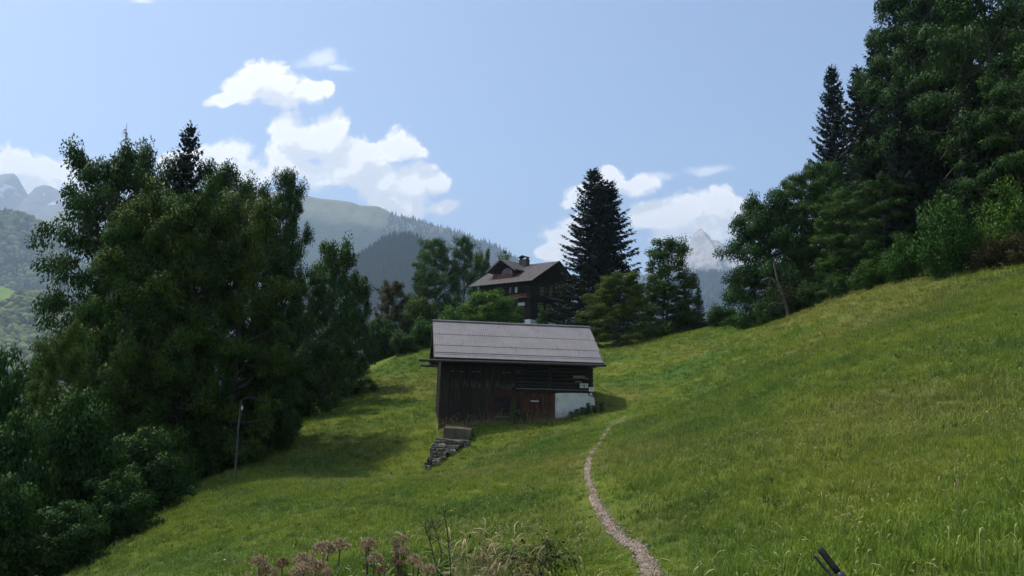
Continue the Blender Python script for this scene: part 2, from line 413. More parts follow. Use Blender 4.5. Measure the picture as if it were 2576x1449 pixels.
def mat_mountain(name, lo, mid, hi, zline, zspread, rock=False, scale=.002, snow=None):
    m, nt = new_mat(name); pos = nt.n('ShaderNodeNewGeometry').outputs['Position']
    sep = nt.n('ShaderNodeSeparateXYZ'); nt.put(sep.inputs[0], pos)
    n1 = nt.noise(pos, scale, 6, .62); n2 = nt.noise(pos, scale*6, 5, .65)
    zz = nt.m('ADD', sep.outputs[2], nt.m('MULTIPLY', nt.m('SUBTRACT', n1, .5), zspread*2.4))
    f = nt.sstep(zz, zline-zspread*.4, zline+zspread*.4)
    low = nt.mix(nt.sstep(n2, .35, .68), lo, mid)
    col = nt.mix(f, low, nt.mix(nt.sstep(n2, .3, .7), hi, tuple(c*.72 for c in hi)))
    if snow: col = nt.mix(nt.m('MULTIPLY', nt.sstep(nt.noise(pos, scale*2.3, 4, .5, dist=1.5), .62, .68), nt.sstep(sep.outputs[2], snow, snow+300)), col, (.75, .78, .82))
    finish(nt, principled(nt, col, .95, .05, 0, n2, .8, 60 if rock else 25))
    return m
K_ = 0.3975
def prof(l): return [(a*K_, b*K_) for a, b in l]
m_peak_left = mat_mountain('far_peak_rock', (.10, .12, .09), (.16, .17, .13), (.24, .23, .21), 620, 350, True, .0017, 500)
m_alp = mat_mountain('alp_slopes', (.022, .045, .028), (.035, .06, .03), (.20, .21, .11), 950, 95, False, .0016)
m_wood = mat_mountain('wooded_slope', (.022, .045, .02), (.05, .075, .03), (.035, .06, .025), 900, 300, False, .006)
m_rock = mat_mountain('limestone_peak', (.03, .05, .035), (.07, .09, .05), (.62, .58, .54), 900, 130, True, .0022)
m_cone_shade = mat_mountain('conifer_hill_shaded', (.012, .024, .018), (.02, .034, .022), (.016, .03, .02), 900, 300, False, .006)  # darker version of the wooded slope, the hill's shade put into its colour
m_blue = mat_mountain('forest_slope', (.02, .042, .03), (.03, .055, .035), (.40, .38, .16), 925, 50, False, .003)

mountain('mountain_far_left', 6200, prof([(-700,620),(-400,560),(-250,500),(-120,470),(-40,452),(0,440),(20,437),(35,436),(46,448),(60,474),(72,492),(77,494),(82,484),(90,470),(110,464),(128,468),(150,480),(172,483),(200,478),(240,488),(300,500),(420,520),(560,560),(800,640)]), 2500, 1700, m_peak_left, 290, seed=4, ncol=420, fq=1.3, pw=1.35)
mountain('mountain_left_shoulder', 5200, prof([(-500,500),(0,575),(60,572),(110,555),(150,530),(200,512),(300,500),(420,505),(600,540),(800,620)]), 2000, 1500, m_alp, 160, seed=9, ncol=200)
mc, mcg = mountain('mountain_center', 4400, prof([(380,560),(500,500),(600,480),(700,482),(780,494),(800,499),(850,504),(885,509),(905,517),(950,519),(972,528),(990,541),(1040,552),(1100,568),(1140,580),(1170,592),(1250,622),(1310,655),(1400,730),(1600,800),(1800,840)]), 2200, 1300, m_alp, 160, seed=14, ncol=360, pw=1.15)
mr, mrg = mountain('mountain_right_peak', 5200, prof([(1500,760),(1600,700),(1680,662),(1702,640),(1712,632),(1722,628),(1738,606),(1747,584),(1755,577),(1764,574),(1772,583),(1784,592),(1790,603),(1806,605),(1820,616),(1850,622),(1900,640),(2000,650),(2200,620),(2500,640)]), 1450, 1100, m_rock, 250, foot=250, seed=23, ncol=420, nrow=90, fq=1.7, pw=1.25)
mb, mbg = mountain('forest_slope_right', 3700, prof([(1400,760),(1560,740),(1650,712),(1720,694),(1745,690),(1780,686),(1850,680),(2000,660),(2300,640),(2600,640)]), 2000, 900, m_blue, 120, seed=31, ncol=200)
hc, hcg = mountain('hill_dark_cone', 1900, prof([(700,800),(820,700),(890,657),(925,637),(960,612),(985,602),(1010,598),(1032,599),(1060,608),(1090,632),(1140,672),(1200,710),(1320,770)]), 600, 500, m_cone_shade, 40, seed=41, ncol=170)
hl, hlg = mountain('hill_left_wooded', 2500, prof([(-700,420),(-300,480),(0,528),(30,540),(60,548),(90,562),(115,584),(145,622),(190,660),(260,700),(420,760),(700,820)]), 1100, 700, m_wood, 90, seed=52, ncol=220)
hf, hfg = mountain('hill_left_near', 1400, prof([(-500,690),(-200,706),(0,722),(50,738),(100,752),(150,770),(220,800),(330,850),(500,900)]), 560, 300, m_wood, 40, seed=63, ncol=200)
# bright pasture on the near left hill
pm2 = mat_noise('pasture', [(0, (.14, .24, .04)), (1, (.22, .32, .06))], .05, .95, .1)
def pasture():
    X, Yg, Zg, T = hfg; sel = np.argmin(np.abs(T[:, 0]-1)); V = []; F = []
    cols = [j for j in range(X.shape[1]) if P(-200*K_, 700*K_, 1400)[0] < X[0, j] < P(64*K_, 740*K_, 1400)[0]]
    rows = list(range(sel-7, sel+1)); ix = {}
    for r in rows:
        for j in cols: ix[(r, j)] = len(V); V.append((X[r, j], Yg[r, j], Zg[r, j]+1.5))
    for a in rows[:-1]:
        for b in cols[:-1]: F.append((ix[(a, b)], ix[(a, b+1)], ix[(a+1, b+1)], ix[(a+1, b)]))
    return V, F
V, F = pasture(); obj('pasture', mesh_np('pasture', V, F, (pm2,), True), kind='structure')

# far woods, one mass each
def mat_far_leaf(name, a, b):
    m, nt = new_mat(name); r = nt.n('ShaderNodeObjectInfo').outputs['Random']
    pos = nt.n('ShaderNodeNewGeometry').outputs['Position']
    col = nt.mix(nt.sstep(nt.m('ADD', r, nt.m('MULTIPLY', nt.noise(pos, .02, 2), .6)), .35, 1.1), a, b)
    finish(nt, principled(nt, col, .9, .1)); return m
fl_broad = mat_far_leaf('far_broadleaf', (.04, .07, .02), (.20, .21, .07))
fl_con = mat_far_leaf('far_conifer', (.010, .021, .016), (.020, .036, .022))
def blob_tree(seed):
    r = random.Random(seed); bm = bmesh.new()
    for i in range(6):
        an = r.uniform(0, 6.28); rr = r.uniform(0, .28)
        mtx = Matrix.Translation((rr*math.cos(an), rr*math.sin(an), r.uniform(.35, .8))) @ Matrix.Diagonal((*(r.uniform(.22, .36) for _ in range(3)), 1))
        bmesh.ops.create_icosphere(bm, subdivisions=2, radius=1, matrix=mtx)
    for v in bm.verts: v.co += Vector([r.uniform(-.035, .035) for _ in range(3)])
    me = bpy.data.meshes.new('far_tree'); bm.to_mesh(me); bm.free(); me.materials.append(fl_broad); return bpy.data.objects.new('far_tree', me)
def cone_tree(seed):
    r = random.Random(seed); V = []; F = []; n = 7
    for k in range(6):
        z0 = .08 + k*.15; rr = .24*(1-k/6.4); b = len(V)
        for i in range(n):
            a = 6.28*i/n + k; q = rr*r.uniform(.7, 1.15); V.append((q*math.cos(a), q*math.sin(a), z0 - r.uniform(0, .04)))
        V.append((0, 0, min(1.0, z0+.24)))
        for i in range(n): F.append((b+i, b+(i+1) % n, b+n))
    me = mesh_np('far_conifer', V, F, (fl_con,)); return bpy.data.objects.new('far_conifer', me)
def on_grid(g, n, tlo, thi, seed, xlo=None, xhi=None):
    X, Yg, Zg, T = g; r = np.random.default_rng(seed); rows, cols = X.shape
    sel = np.where((T[:, 0] >= tlo) & (T[:, 0] <= thi))[0]
    i = r.uniform(sel[0], sel[-1]-1e-3, n); j = r.uniform(0, cols-1.001, n); a = i.astype(int); b = j.astype(int); u = i-a; v = j-b
    def li(G): return (G[a, b]*(1-u)+G[a+1, b]*u)*(1-v) + (G[a, b+1]*(1-u)+G[a+1, b+1]*u)*v
    p = np.stack([li(X), li(Yg), li(Zg)], 1); m = np.ones(n, bool)
    if xlo is not None: m &= p[:, 0] > xlo
    if xhi is not None: m &= p[:, 0] < xhi
    return p[m]
def wood(name, pts, smin, smax, protos, seed, label):
    r = np.random.default_rng(seed); n = len(pts); s = r.uniform(smin, smax, n)
    return gn_scatter(name, pts, np.stack([np.zeros(n), np.zeros(n), r.uniform(0, 6.28, n)], 1), np.stack([s*r.uniform(.85, 1.2, n), s*r.uniform(.85, 1.2, n), s], 1), protos, label=label, category='forest')
wood('wood_left_near', np.concatenate([on_grid(hfg, 9000, .25, .90, 1, P(-60, 300, 1400)[0], P(200, 300, 1400)[0]), on_grid(hfg, 2500, .89, .99, 7, P(27, 296, 1400)[0], P(200, 300, 1400)[0])]), 11, 19, [blob_tree(1), blob_tree(2), blob_tree(3), cone_tree(5)], 1, 'hazy mixed wood below the bright pasture at the left edge')
wood('wood_left_hill', on_grid(hlg, 14000, .3, 1.03, 2, P(-60, 250, 2500)[0], P(180, 300, 2500)[0]), 16, 27, [blob_tree(4), blob_tree(6), cone_tree(7), cone_tree(8)], 2, 'blue hazy forest covering the left valley side above the pasture')
wood('wood_cone_hill', on_grid(hcg, 9000, .2, 1.05, 3), 12, 22, [cone_tree(9), cone_tree(10), cone_tree(11)], 3, 'dark blue forest on the rounded hill left of the house')  # conifers only, picked dark to stand for the shaded hillside
wood('wood_center_mountain', on_grid(mcg, 9000, .45, 1.03, 4, P(985*K_, 540*K_, 4400)[0], P(620, 300, 4400)[0]), 22, 36, [cone_tree(12), cone_tree(13)], 4, 'far pale blue conifer forest on the descending mountain ridge')
wood('wood_right_slope', on_grid(mbg, 5000, .5, 1.0, 5, P(640, 300, 3700)[0], P(820, 300, 3700)[0]), 20, 32, [cone_tree(14), cone_tree(15)], 5, 'pale blue forest slope under the rocky peak on the right')

# ------------------------------------------------------------------ haze
def haze():
    V, F = box_vf(-7600, 7600, -1300, 8400, -145, 1960)
    m = bpy.data.materials.new('haze_air'); m.use_nodes = True; n = NT(m.node_tree)
    pv = n.n('ShaderNodeVolumePrincipled'); pv.inputs['Color'].default_value = (.64, .80, 1.0, 1)
    pv.inputs['Density'].default_value = HAZE; pv.inputs['Anisotropy'].default_value = 0.35
    o = n.n('ShaderNodeOutputMaterial'); n.t.links.new(pv.outputs[0], o.inputs['Volume'])
    h = obj('haze', mesh_np('haze', V, F, (m,)), kind='stuff', label='thin blue summer haze filling the valley air', category='haze')
    h.display_type = 'WIRE'
HAZE = 0.00014
haze()

# ------------------------------------------------------------------ wood, plaster, leaf materials
def mat_leaf(name, dark, light, tint=None, trans=.16, tint_amt=.25, gloss=.1):
    m, nt = new_mat(name)
    rn = nt.n('ShaderNodeAttribute', attribute_name='rnd').outputs['Fac']
    tc = nt.n('ShaderNodeTexCoord').outputs['Object']
    cl = nt.noise(tc, .8, 4, .65)
    oi = nt.n('ShaderNodeObjectInfo').outputs['Random']
    f = nt.m('ADD', nt.m('MULTIPLY', rn, .45), nt.m('MULTIPLY', nt.sstep(cl, .38, .64), .62))
    col = nt.mix(f, dark, light)
    if tint: col = nt.mix(nt.m('MULTIPLY', nt.sstep(nt.noise(tc, .7, 2, .5), .5, .72), tint_amt*2), col, tint)
    col = nt.mix(1.0, col, nt.ramp(oi, [(0, (.82, .84, .84)), (1, (1.0, .98, .92))]), 'MULTIPLY')
    pr = principled(nt, col, .5, gloss)
    tr = nt.n('ShaderNodeBsdfTranslucent'); nt.put(tr.inputs[0], nt.mix(1.0, col, (1.15, 1.2, .7), 'MULTIPLY'))
    mx = nt.n('ShaderNodeMixShader'); mx.inputs[0].default_value = trans
    nt.t.links.new(pr, mx.inputs[1]); nt.t.links.new(tr.outputs[0], mx.inputs[2]); finish(nt, mx.outputs[0]); return m
LEAF = {
 'green':  mat_leaf('leaf_green', (0.034, 0.077, 0.017), (0.085, 0.173, 0.029)),
 'deep':   mat_leaf('leaf_deep', (0.026, 0.066, 0.018), (0.064, 0.139, 0.030)),
 'olive':  mat_leaf('leaf_olive', (0.040, 0.076, 0.014), (0.112, 0.186, 0.028), (0.169, 0.165, 0.023), tint_amt=.15),
 'bright': mat_leaf('leaf_bright', (.06, .13, .022), (.14, .26, .045)),
 'lush':   mat_leaf('leaf_lush', (0.027, 0.080, 0.014), (0.065, 0.155, 0.024)),
 'rust':   mat_leaf('leaf_rust', (.040, .042, .018), (.095, .085, .032), (.12, .085, .03)),
 'needle': mat_leaf('needle_dark', (0.012, 0.026, 0.020), (0.028, 0.050, 0.037), trans=.1, gloss=.15),
 'needle2': mat_leaf('needle_green', (0.016, 0.033, 0.018), (0.042, 0.068, 0.032), trans=.12, gloss=.15),
 'weed':   mat_leaf('leaf_weed', (.07, .12, .04), (.17, .24, .08)),
}
bark = mat_noise('bark', [(0, (.035, .03, .026)), (1, (.12, .105, .09))], 3, .95, .1, .8, (1, 1, .25))
bark_pale = mat_noise('bark_pale', [(0, (.06, .052, .045)), (1, (.20, .18, .155))], 3, .95, .1, .8, (1, 1, .25))

# ------------------------------------------------------------------ tree builders (each gives meshes trunk, branches, crown)
def leaf_quads(cent, dirs, nrm, length, width, rng, soft=None):
    """diamond leaves; arrays (n,3),(n,3),(n,3),(n,),(n,)"""
    d = dirs/(np.linalg.norm(dirs, axis=1)[:, None]+1e-9)
    s = np.cross(d, nrm); s /= np.linalg.norm(s, axis=1)[:, None]+1e-9
    up = np.cross(s, d)
    L = length[:, None]; Wd = width[:, None]
    v0 = cent - d*L*.5; v2 = cent + d*L*.5 - up*L*.12
    v1 = cent + s*Wd*.5 - up*Wd*.15; v3 = cent - s*Wd*.5 - up*Wd*.15
    if soft is not None:                              # leaves share the roundness of their bough
        g = np.cross(v2-v0, v3-v1); fl = (g*soft).sum(1) < 0
        v1[fl], v3[fl] = v3[fl].copy(), v1[fl].copy()
        g[fl] *= -1; g /= np.linalg.norm(g, axis=1)[:, None]+1e-9
        sn = soft*.75 + g*.45; sn /= np.linalg.norm(sn, axis=1)[:, None]+1e-9
    n = len(cent); V = np.stack([v0, v1, v2, v3], 1).reshape(-1, 3)
    F = np.arange(n*4).reshape(n, 4); r = np.repeat(rng.random(n), 4)
    return (V, F, r) if soft is None else (V, F, r, np.repeat(sn, 4, 0))
def soften(me, N):
    me.polygons.foreach_set('use_smooth', np.ones(len(me.polygons), bool)); me.normals_split_custom_set_from_vertices(N.astype(np.float32)); return me
def make_tree(seed, H, R, cb=.25, nl=34, sub=5, leaves=150, lsize=.22, droop=.5, shape=.7, flat=.5, lean=0.0, up_lo=10, up_hi=65, clump=.17, wood=True, gapk=.0, thick=.017, topcap=.86, mat='green', skirt=.62):
    rng = np.random.default_rng(seed)
    hs = np.linspace(0, 1, 9); wob = np.cumsum(rng.normal(0, H*.008, (9, 2)), 0)
    tp = np.stack([wob[:, 0] + lean*H*hs**1.4, wob[:, 1], hs*H*topcap], 1); r0 = H*thick
    tr = r0*(1-hs*.88); tr[0] *= 1.35
    trunk = tube_np(tp, tr, 8)
    def tpos(h): return np.array([np.interp(h, hs, tp[:, k]) for k in range(3)])
    br = []; C_ = []; CD = []
    for i in range(nl):
        u = (i+.5+rng.uniform(-.4, .4))/nl; u = min(max(u, 0.0), 1.0)
        h = cb + (1-cb)*u
        um = .36; prof_r = math.sqrt(max(.02, 1-((u-um)/(1.06-um))**2))**shape if u > um else 1-(1-skirt)*((um-u)/um)**2
        Lb = R*prof_r*rng.uniform(.78, 1.15)
        az = i*2.39996 + rng.uniform(-.4, .4); el = rad(up_lo + (up_hi-up_lo)*u**1.3 + rng.uniform(-8, 8))
        p0 = tpos(max(.04, h*.93 - .10*(1-u))); d = np.array([math.cos(az)*math.cos(el), math.sin(az)*math.cos(el), math.sin(el)])
        n = 6; ts = np.linspace(0, 1, n); pts = p0 + d*Lb*ts[:, None]; pts[:, 2] -= droop*Lb*.45*ts**2.2; pts[1:] += rng.normal(0, Lb*.025, (n-1, 3))
        if wood: br.append(tube_np(pts, r0*.42*(1-u*.6)*(1-.85*ts)+.012, 4))
        C_.append(pts[-1]); CD.append(d)
        for k in range(sub):
            f = .32 + .68*(k+rng.uniform(0, .8))/sub; f = min(f, .97)
            q = np.array([np.interp(f, ts, pts[:, c]) for c in range(3)])
            side = rng.choice([-1, 1]); a2 = az + side*rng.uniform(.5, 1.15); e2 = el*.5 + rng.uniform(-.35, .3)
            d2 = np.array([math.cos(a2)*math.cos(e2), math.sin(a2)*math.cos(e2), math.sin(e2)])
            L2 = Lb*rng.uniform(.22, .48)*(1.15-f*.5); e = q + d2*L2; e[2] -= droop*L2*.3
            if wood: br.append(tube_np([q, (q+e)/2+[0, 0, L2*.05], e], [r0*.12+.008, r0*.08+.006, .005], 3))
            C_.append(e); CD.append(d2)
            if rng.random() < .6: C_.append((q+e)/2 + rng.normal(0, .1*R*.3, 3)); CD.append(d2)
    C_.append(tpos(1.0)); CD.append(np.array([0, 0, 1.]))
    C_ = np.array(C_); CD = np.array(CD)
    if gapk: keep = rng.random(len(C_)) > gapk; C_ = C_[keep]; CD = CD[keep]
    nC = len(C_); cr = R*clump*rng.uniform(.65, 1.3, nC)
    cnt = np.maximum(8, (leaves*rng.uniform(.6, 1.35, nC)).astype(int)); own = np.repeat(np.arange(nC), cnt); n = len(own)
    g = rng.normal(0, 1, (n, 3)); g /= np.linalg.norm(g, axis=1)[:, None]; g *= (rng.random(n)**.45)[:, None]
    off = g*cr[own][:, None]; off[:, 2] *= flat
    rxy2 = (off[:, 0]**2+off[:, 1]**2)/(cr[own]**2); off[:, 2] -= droop*rxy2*cr[own]*.55
    cent = C_[own] + off
    outd = CD[own]*.8 + off/(cr[own][:, None]) + rng.normal(0, .45, (n, 3)); outd[:, 2] -= .25+droop*.5
    nrm = rng.normal(0, .55, (n, 3)) + [0, 0, 1.0] + .35*off/(cr[own][:, None])
    sf = off/cr[own][:, None]; sf[:, 2] = sf[:, 2]/max(flat, .3) + .45; axis_c = np.array([cent[:, 0].mean(), cent[:, 1].mean()])
    oc = np.stack([cent[:, 0]-axis_c[0], cent[:, 1]-axis_c[1], (cent[:, 2]-H*.5)*.6], 1)/R; sf += .5*oc; sf /= np.linalg.norm(sf, axis=1)[:, None]+1e-9
    V, F, r, SN = leaf_quads(cent, outd, nrm, lsize*rng.uniform(.7, 1.35, n), lsize*rng.uniform(.45, .75, n), rng, sf)
    mt = mesh_np('trunk', *trunk, (bark,), True)
    mb = mesh_np('branches', *join_vf(br), (bark,), True) if br else None
    mcr = soften(mesh_np('crown', V, F, (LEAF[mat],), False, {'rnd': r}), SN)
    return dict(H=float(max(H*topcap, V[:, 2].max())), R=R, trunk=mt, branches=mb, crown=mcr)
def make_spruce(seed, H, R, cb=.04, step=.42, mat='needle', hang=.5, irregular=.14, dens=2.2, power=.62):
    rng = np.random.default_rng(seed); hs = np.linspace(0, 1, 8)
    tp = np.stack([np.cumsum(rng.normal(0, H*.002, 8)), np.cumsum(rng.normal(0, H*.002, 8)), hs*H], 1)
    trunk = tube_np(tp, H*.013*(1-hs)+.02, 8); br = []; c_ = []; d_ = []; n_ = []; l_ = []; w_ = []
    z = H*cb; lev = 0
    while z < H*.985:
        u = z/H; Lm = R*(1-u)**power + .12; nb = int(rng.integers(5, 8))
        for k in range(nb):
            az = 2*math.pi*(k+rng.uniform(-.3, .3))/nb + lev*.7; Lb = Lm*rng.uniform(1-irregular*2.0, 1+irregular*.7)
            el = rad(-12 + 50*u**1.6 + rng.uniform(-7, 7)); m = 7; ts = np.linspace(0, 1, m)
            d = np.array([math.cos(az)*math.cos(el), math.sin(az)*math.cos(el), math.sin(el)])
            base = np.array([np.interp(u, hs, tp[:, 0]), np.interp(u, hs, tp[:, 1]), z+rng.uniform(-.1, .1)])
            pts = base + d*Lb*ts[:, None]; pts[:, 2] += Lb*(-.16*np.sin(ts*math.pi*.8) + .16*ts**3)
            br.append(tube_np(pts[::2], [.03*(1-u)+.008, .02, .012, .005], 3))
            ns = max(4, int(Lb/.17*dens)); f = rng.uniform(.08, 1, ns)**.8
            q = np.stack([np.interp(f, ts, pts[:, c]) for c in range(3)], 1)
            side = np.array([-math.sin(az), math.cos(az), 0]); sg = rng.choice([-1, 1], ns)[:, None]
            tw = (.16+.34*(1-f)*min(1, Lb/2.5))[:, None]
            # side sprays
            c_.append(q + side*sg*tw*.6 - [0, 0, .05]); dd = d*rng.uniform(.35, .9, (ns, 1)) + side*sg*.75 + rng.normal(0, .15, (ns, 3)); dd[:, 2] -= .12+hang*.45; d_.append(dd)
            n_.append(np.tile([0, 0, 1.], (ns, 1)) + rng.normal(0, .3, (ns, 3))); l_.append(tw[:, 0]*1.7+.1); w_.append(np.full(ns, .15)+.1*rng.random(ns))
            # hanging twigs
            nh = int(ns*1.0); f2 = rng.uniform(.15, 1, nh); q2 = np.stack([np.interp(f2, ts, pts[:, c]) for c in range(3)], 1)
            hl = (.18+hang*.55*rng.random(nh))*min(1.0, .35+Lb/2.2)
            c_.append(q2 + side*rng.normal(0, .12, (nh, 1)) - np.stack([0*hl, 0*hl, hl*.45], 1)); dd = np.tile([0, 0, -1.], (nh, 1)) + d*.5 + rng.normal(0, .22, (nh, 3)); d_.append(dd)
            n_.append(rng.normal(0, 1, (nh, 3))*[1, 1, .2]); l_.append(hl); w_.append(.07+.09*rng.random(nh))
            # the tip
            c_.append(pts[-1:] + d*.08); d_.append(d[None]); n_.append(np.array([[0, 0, 1.]])); l_.append(np.array([.32])); w_.append(np.array([.13]))
        z += step*rng.uniform(.75, 1.25)*(1.1-.35*u); lev += 1
    nt_ = 10; c_.append(np.stack([np.full(nt_, tp[-1, 0]), np.full(nt_, tp[-1, 1]), H*np.linspace(.96, 1.0, nt_)], 1)); a = rng.uniform(0, 6.28, nt_)
    d_.append(np.stack([np.cos(a)*.5, np.sin(a)*.5, np.full(nt_, .9)], 1)); n_.append(np.stack([np.cos(a), np.sin(a), np.ones(nt_)*.2], 1)); l_.append(np.full(nt_, .3)); w_.append(np.full(nt_, .08))
    V, F, r = leaf_quads(np.concatenate(c_), np.concatenate(d_), np.concatenate(n_), np.concatenate(l_), np.concatenate(w_), rng)
    return dict(H=H, R=R, trunk=mesh_np('trunk', *trunk, (bark,), True), branches=mesh_np('branches', *join_vf(br), (bark,), True), crown=mesh_np('crown', V, F, (LEAF[mat],), False, {'rnd': r}))
def make_dead_spruce(seed, H, R):
    rng = np.random.default_rng(seed); hs = np.linspace(0, 1, 8); tp = np.stack([0*hs+.12*np.sin(hs*5), 0*hs, hs*H], 1); br = []
    for z in np.arange(H*.45, H*.99, .2):
        u = z/H
        for k in range(3):
            az = rng.uniform(0, 6.28); L = R*(1-u)**.6*rng.uniform(.5, 1.1)+.25; ts = np.linspace(0, 1, 5); el = rad(rng.uniform(-5, 30))
            d = np.array([math.cos(az)*math.cos(el), math.sin(az)*math.cos(el), math.sin(el)]); p = np.array([0.12*math.sin(u*5), 0, z]) + d*L*ts[:, None]; p[:, 2] -= .3*L*ts**2
            br.append(tube_np(p, .035*(1-ts)+.014, 4))
            for f in rng.uniform(.4, 1, 3):
                q = np.array([np.interp(f, ts, p[:, c]) for c in range(3)]); br.append(tube_np([q, q+np.array([d[0]*.2+rng.normal(0, .15), d[1]*.2+rng.normal(0, .15), -.28])], [.016, .009], 3))
    return dict(H=H, R=R, trunk=mesh_np('trunk', *tube_np(tp, H*.009*(1-hs)+.03, 7), (bark_pale,), True), branches=mesh_np('branches', *join_vf(br), (bark_pale,), True), crown=None)
def make_shrub(seed, H, R, n=26, leaves=120, lsize=.14, droop=.35, clump=.3, flat=.8, mat='green', dome=.6):
    rng = np.random.default_rng(seed); br = []; C_ = []; CD = []
    for i in range(n):
        az = i*2.4+rng.uniform(-.3, .3); k = rng.uniform(.15, 1.0); top = H*(1-dome*k**2)*rng.uniform(.75, 1.02)
        e = np.array([math.cos(az)*R*k*.85, math.sin(az)*R*k*.85, top-R*clump*flat*.6]); b = e*[.12, .12, 0]
        mid = b*.45+e*.55; mid[2] = e[2]*.6; pts = np.array([b, mid, e]); br.append(tube_np(pts, [.03, .018, .006], 4))
        for f in (1.0, .72, .45, .2):
            q = np.array([np.interp(f*2, [0, 1, 2], pts[:, c]) for c in range(3)]); C_.append(q+rng.normal(0, R*.1, 3)*[1, 1, .5]); CD.append(np.array([math.cos(az), math.sin(az), .5]))
    C_ = np.array(C_); CD = np.array(CD); C_[:, 2] = np.maximum(C_[:, 2], .08*H)
    nC = len(C_); cr = R*clump*rng.uniform(.7, 1.25, nC); own = np.repeat(np.arange(nC), leaves); m = len(own)
    g = rng.normal(0, 1, (m, 3)); g /= np.linalg.norm(g, axis=1)[:, None]; g *= (rng.random(m)**.45)[:, None]; off = g*cr[own][:, None]; off[:, 2] *= flat
    off[:, 2] -= droop*(off[:, 0]**2+off[:, 1]**2)/cr[own]*.5
    outd = CD[own]*.7+off/cr[own][:, None]+rng.normal(0, .5, (m, 3)); outd[:, 2] -= .2+droop*.4
    sf = off/cr[own][:, None]; sf[:, 2] = sf[:, 2]/flat + .4; sf += .4*(C_[own]+off-[0, 0, H*.4])/R; sf /= np.linalg.norm(sf, axis=1)[:, None]+1e-9
    V, F, r, SN = leaf_quads(C_[own]+off, outd, rng.normal(0, .6, (m, 3))+[0, 0, 1.]+.4*off/cr[own][:, None], lsize*rng.uniform(.7, 1.35, m), lsize*rng.uniform(.5, .8, m), rng, sf)
    V[:, 2] = np.maximum(V[:, 2], -.1)
    return dict(H=float(V[:, 2].max()), R=R, trunk=None, branches=mesh_np('stems', *join_vf(br), (bark,), True), crown=soften(mesh_np('foliage', V, F, (LEAF[mat],), False, {'rnd': r}), SN))

PROTO = {
 'beech':  make_tree(1, 22, 7.5, cb=.16, nl=46, sub=6, leaves=220, lsize=.25, droop=.65, shape=.5, flat=.45, up_lo=8, up_hi=58, clump=.165, gapk=.2, mat='deep'),
 'maple':  make_tree(2, 20, 7.5, cb=.10, nl=50, sub=6, leaves=210, lsize=.24, droop=.45, shape=.45, flat=.55, clump=.165, gapk=.28, mat='olive'),
 'maple2': make_tree(12, 20, 7.0, cb=.12, nl=46, sub=6, leaves=210, lsize=.24, droop=.45, shape=.45, flat=.55, clump=.165, gapk=.28, mat='green'),
 'column': make_tree(3, 20, 4.2, cb=.12, nl=46, sub=5, leaves=140, lsize=.24, droop=.35, shape=.5, flat=.6, up_lo=25, up_hi=75, clump=.2, mat='deep'),
 'airy':   make_tree(4, 12, 4.2, cb=.12, nl=38, sub=5, leaves=100, lsize=.23, droop=.35, shape=.45, flat=.7, up_lo=15, up_hi=70, clump=.19, mat='green', gapk=.12),
 'orchard': make_tree(5, 12, 6.0, cb=.22, nl=46, sub=6, leaves=150, lsize=.23, droop=.9, shape=.45, flat=.6, up_lo=8, up_hi=60, clump=.18, mat='deep', thick=.022),
 'round':  make_tree(6, 7, 4.6, cb=.10, nl=46, sub=6, leaves=120, lsize=.19, droop=.3, shape=.4, flat=.75, up_lo=8, up_hi=70, clump=.18, mat='bright', skirt=.8),
 'thin':   make_tree(7, 10, 2.2, cb=.3, nl=22, sub=4, leaves=22, lsize=.2, droop=.2, flat=.6, up_lo=35, up_hi=75, clump=.22, mat='olive', gapk=.3),
 'spruce': make_spruce(8, 22, 4.6, mat='needle'),
 'spruce2': make_spruce(9, 22, 4.0, mat='needle', irregular=.2, hang=.8),
 'spruce3': make_spruce(19, 24, 4.4, mat='needle2', irregular=.25, hang=.9, cb=.1),
 'firlet': make_spruce(10, 7, 1.9, mat='needle2', step=.32),
 'dead':   make_dead_spruce(11, 24, 2.2),
 'shrub':  make_shrub(13, 4, 2.8, leaves=170, lsize=.17, mat='green'),
 'shrub2': make_shrub(14, 3.5, 2.6, n=30, leaves=140, lsize=.16, mat='lush', flat=.7),
 'hazel':  make_shrub(15, 7, 4.2, n=44, leaves=200, lsize=.24, droop=.6, clump=.26, flat=.5, mat='olive', dome=.55),
}
def plant(proto, name, label, cat, px, ytop, d, rpx, mat=None, group=None, rz=None, sink=.25, base_z=None, lean=0.0):
    p = PROTO[proto]; T = P(px, ytop, d); gz = Zs(T[0], T[1]) if base_z is None else base_z
    h = max(.6, T[2]-gz+sink); sz = h/p['H']; sxy = (rpx/FPX*d)/p['R']
    t = thing(name, label, cat, (T[0], T[1], gz-sink), random.uniform(0, 6.28) if rz is None else rz, group)
    t.scale = (sxy, sxy, sz)
    if lean: t.rotation_euler[1] = lean
    for part in ('trunk', 'branches', 'crown'):
        me = p[part]
        if me is None: continue
        o = obj(me.name.split('.')[0], me, t)
        if part == 'crown' and mat:
            o.material_slots[0].link = 'OBJECT'; o.material_slots[0].material = LEAF[mat]
    return t
def tree(proto, label, px, ytop, d, rpx, mat=None, group=None, name=None, **k):
    nm = name or {'spruce': 'spruce_tree', 'spruce2': 'spruce_tree', 'spruce3': 'spruce_tree', 'firlet': 'young_spruce', 'dead': 'dead_spruce', 'shrub': 'shrub', 'shrub2': 'shrub', 'hazel': 'hazel_bush', 'orchard': 'fruit_tree'}.get(proto, 'broadleaf_tree')
    return plant(proto, nm, label, 'shrub' if proto in ('shrub', 'shrub2', 'hazel') else 'tree', px, ytop, d, rpx, mat, group, **k)

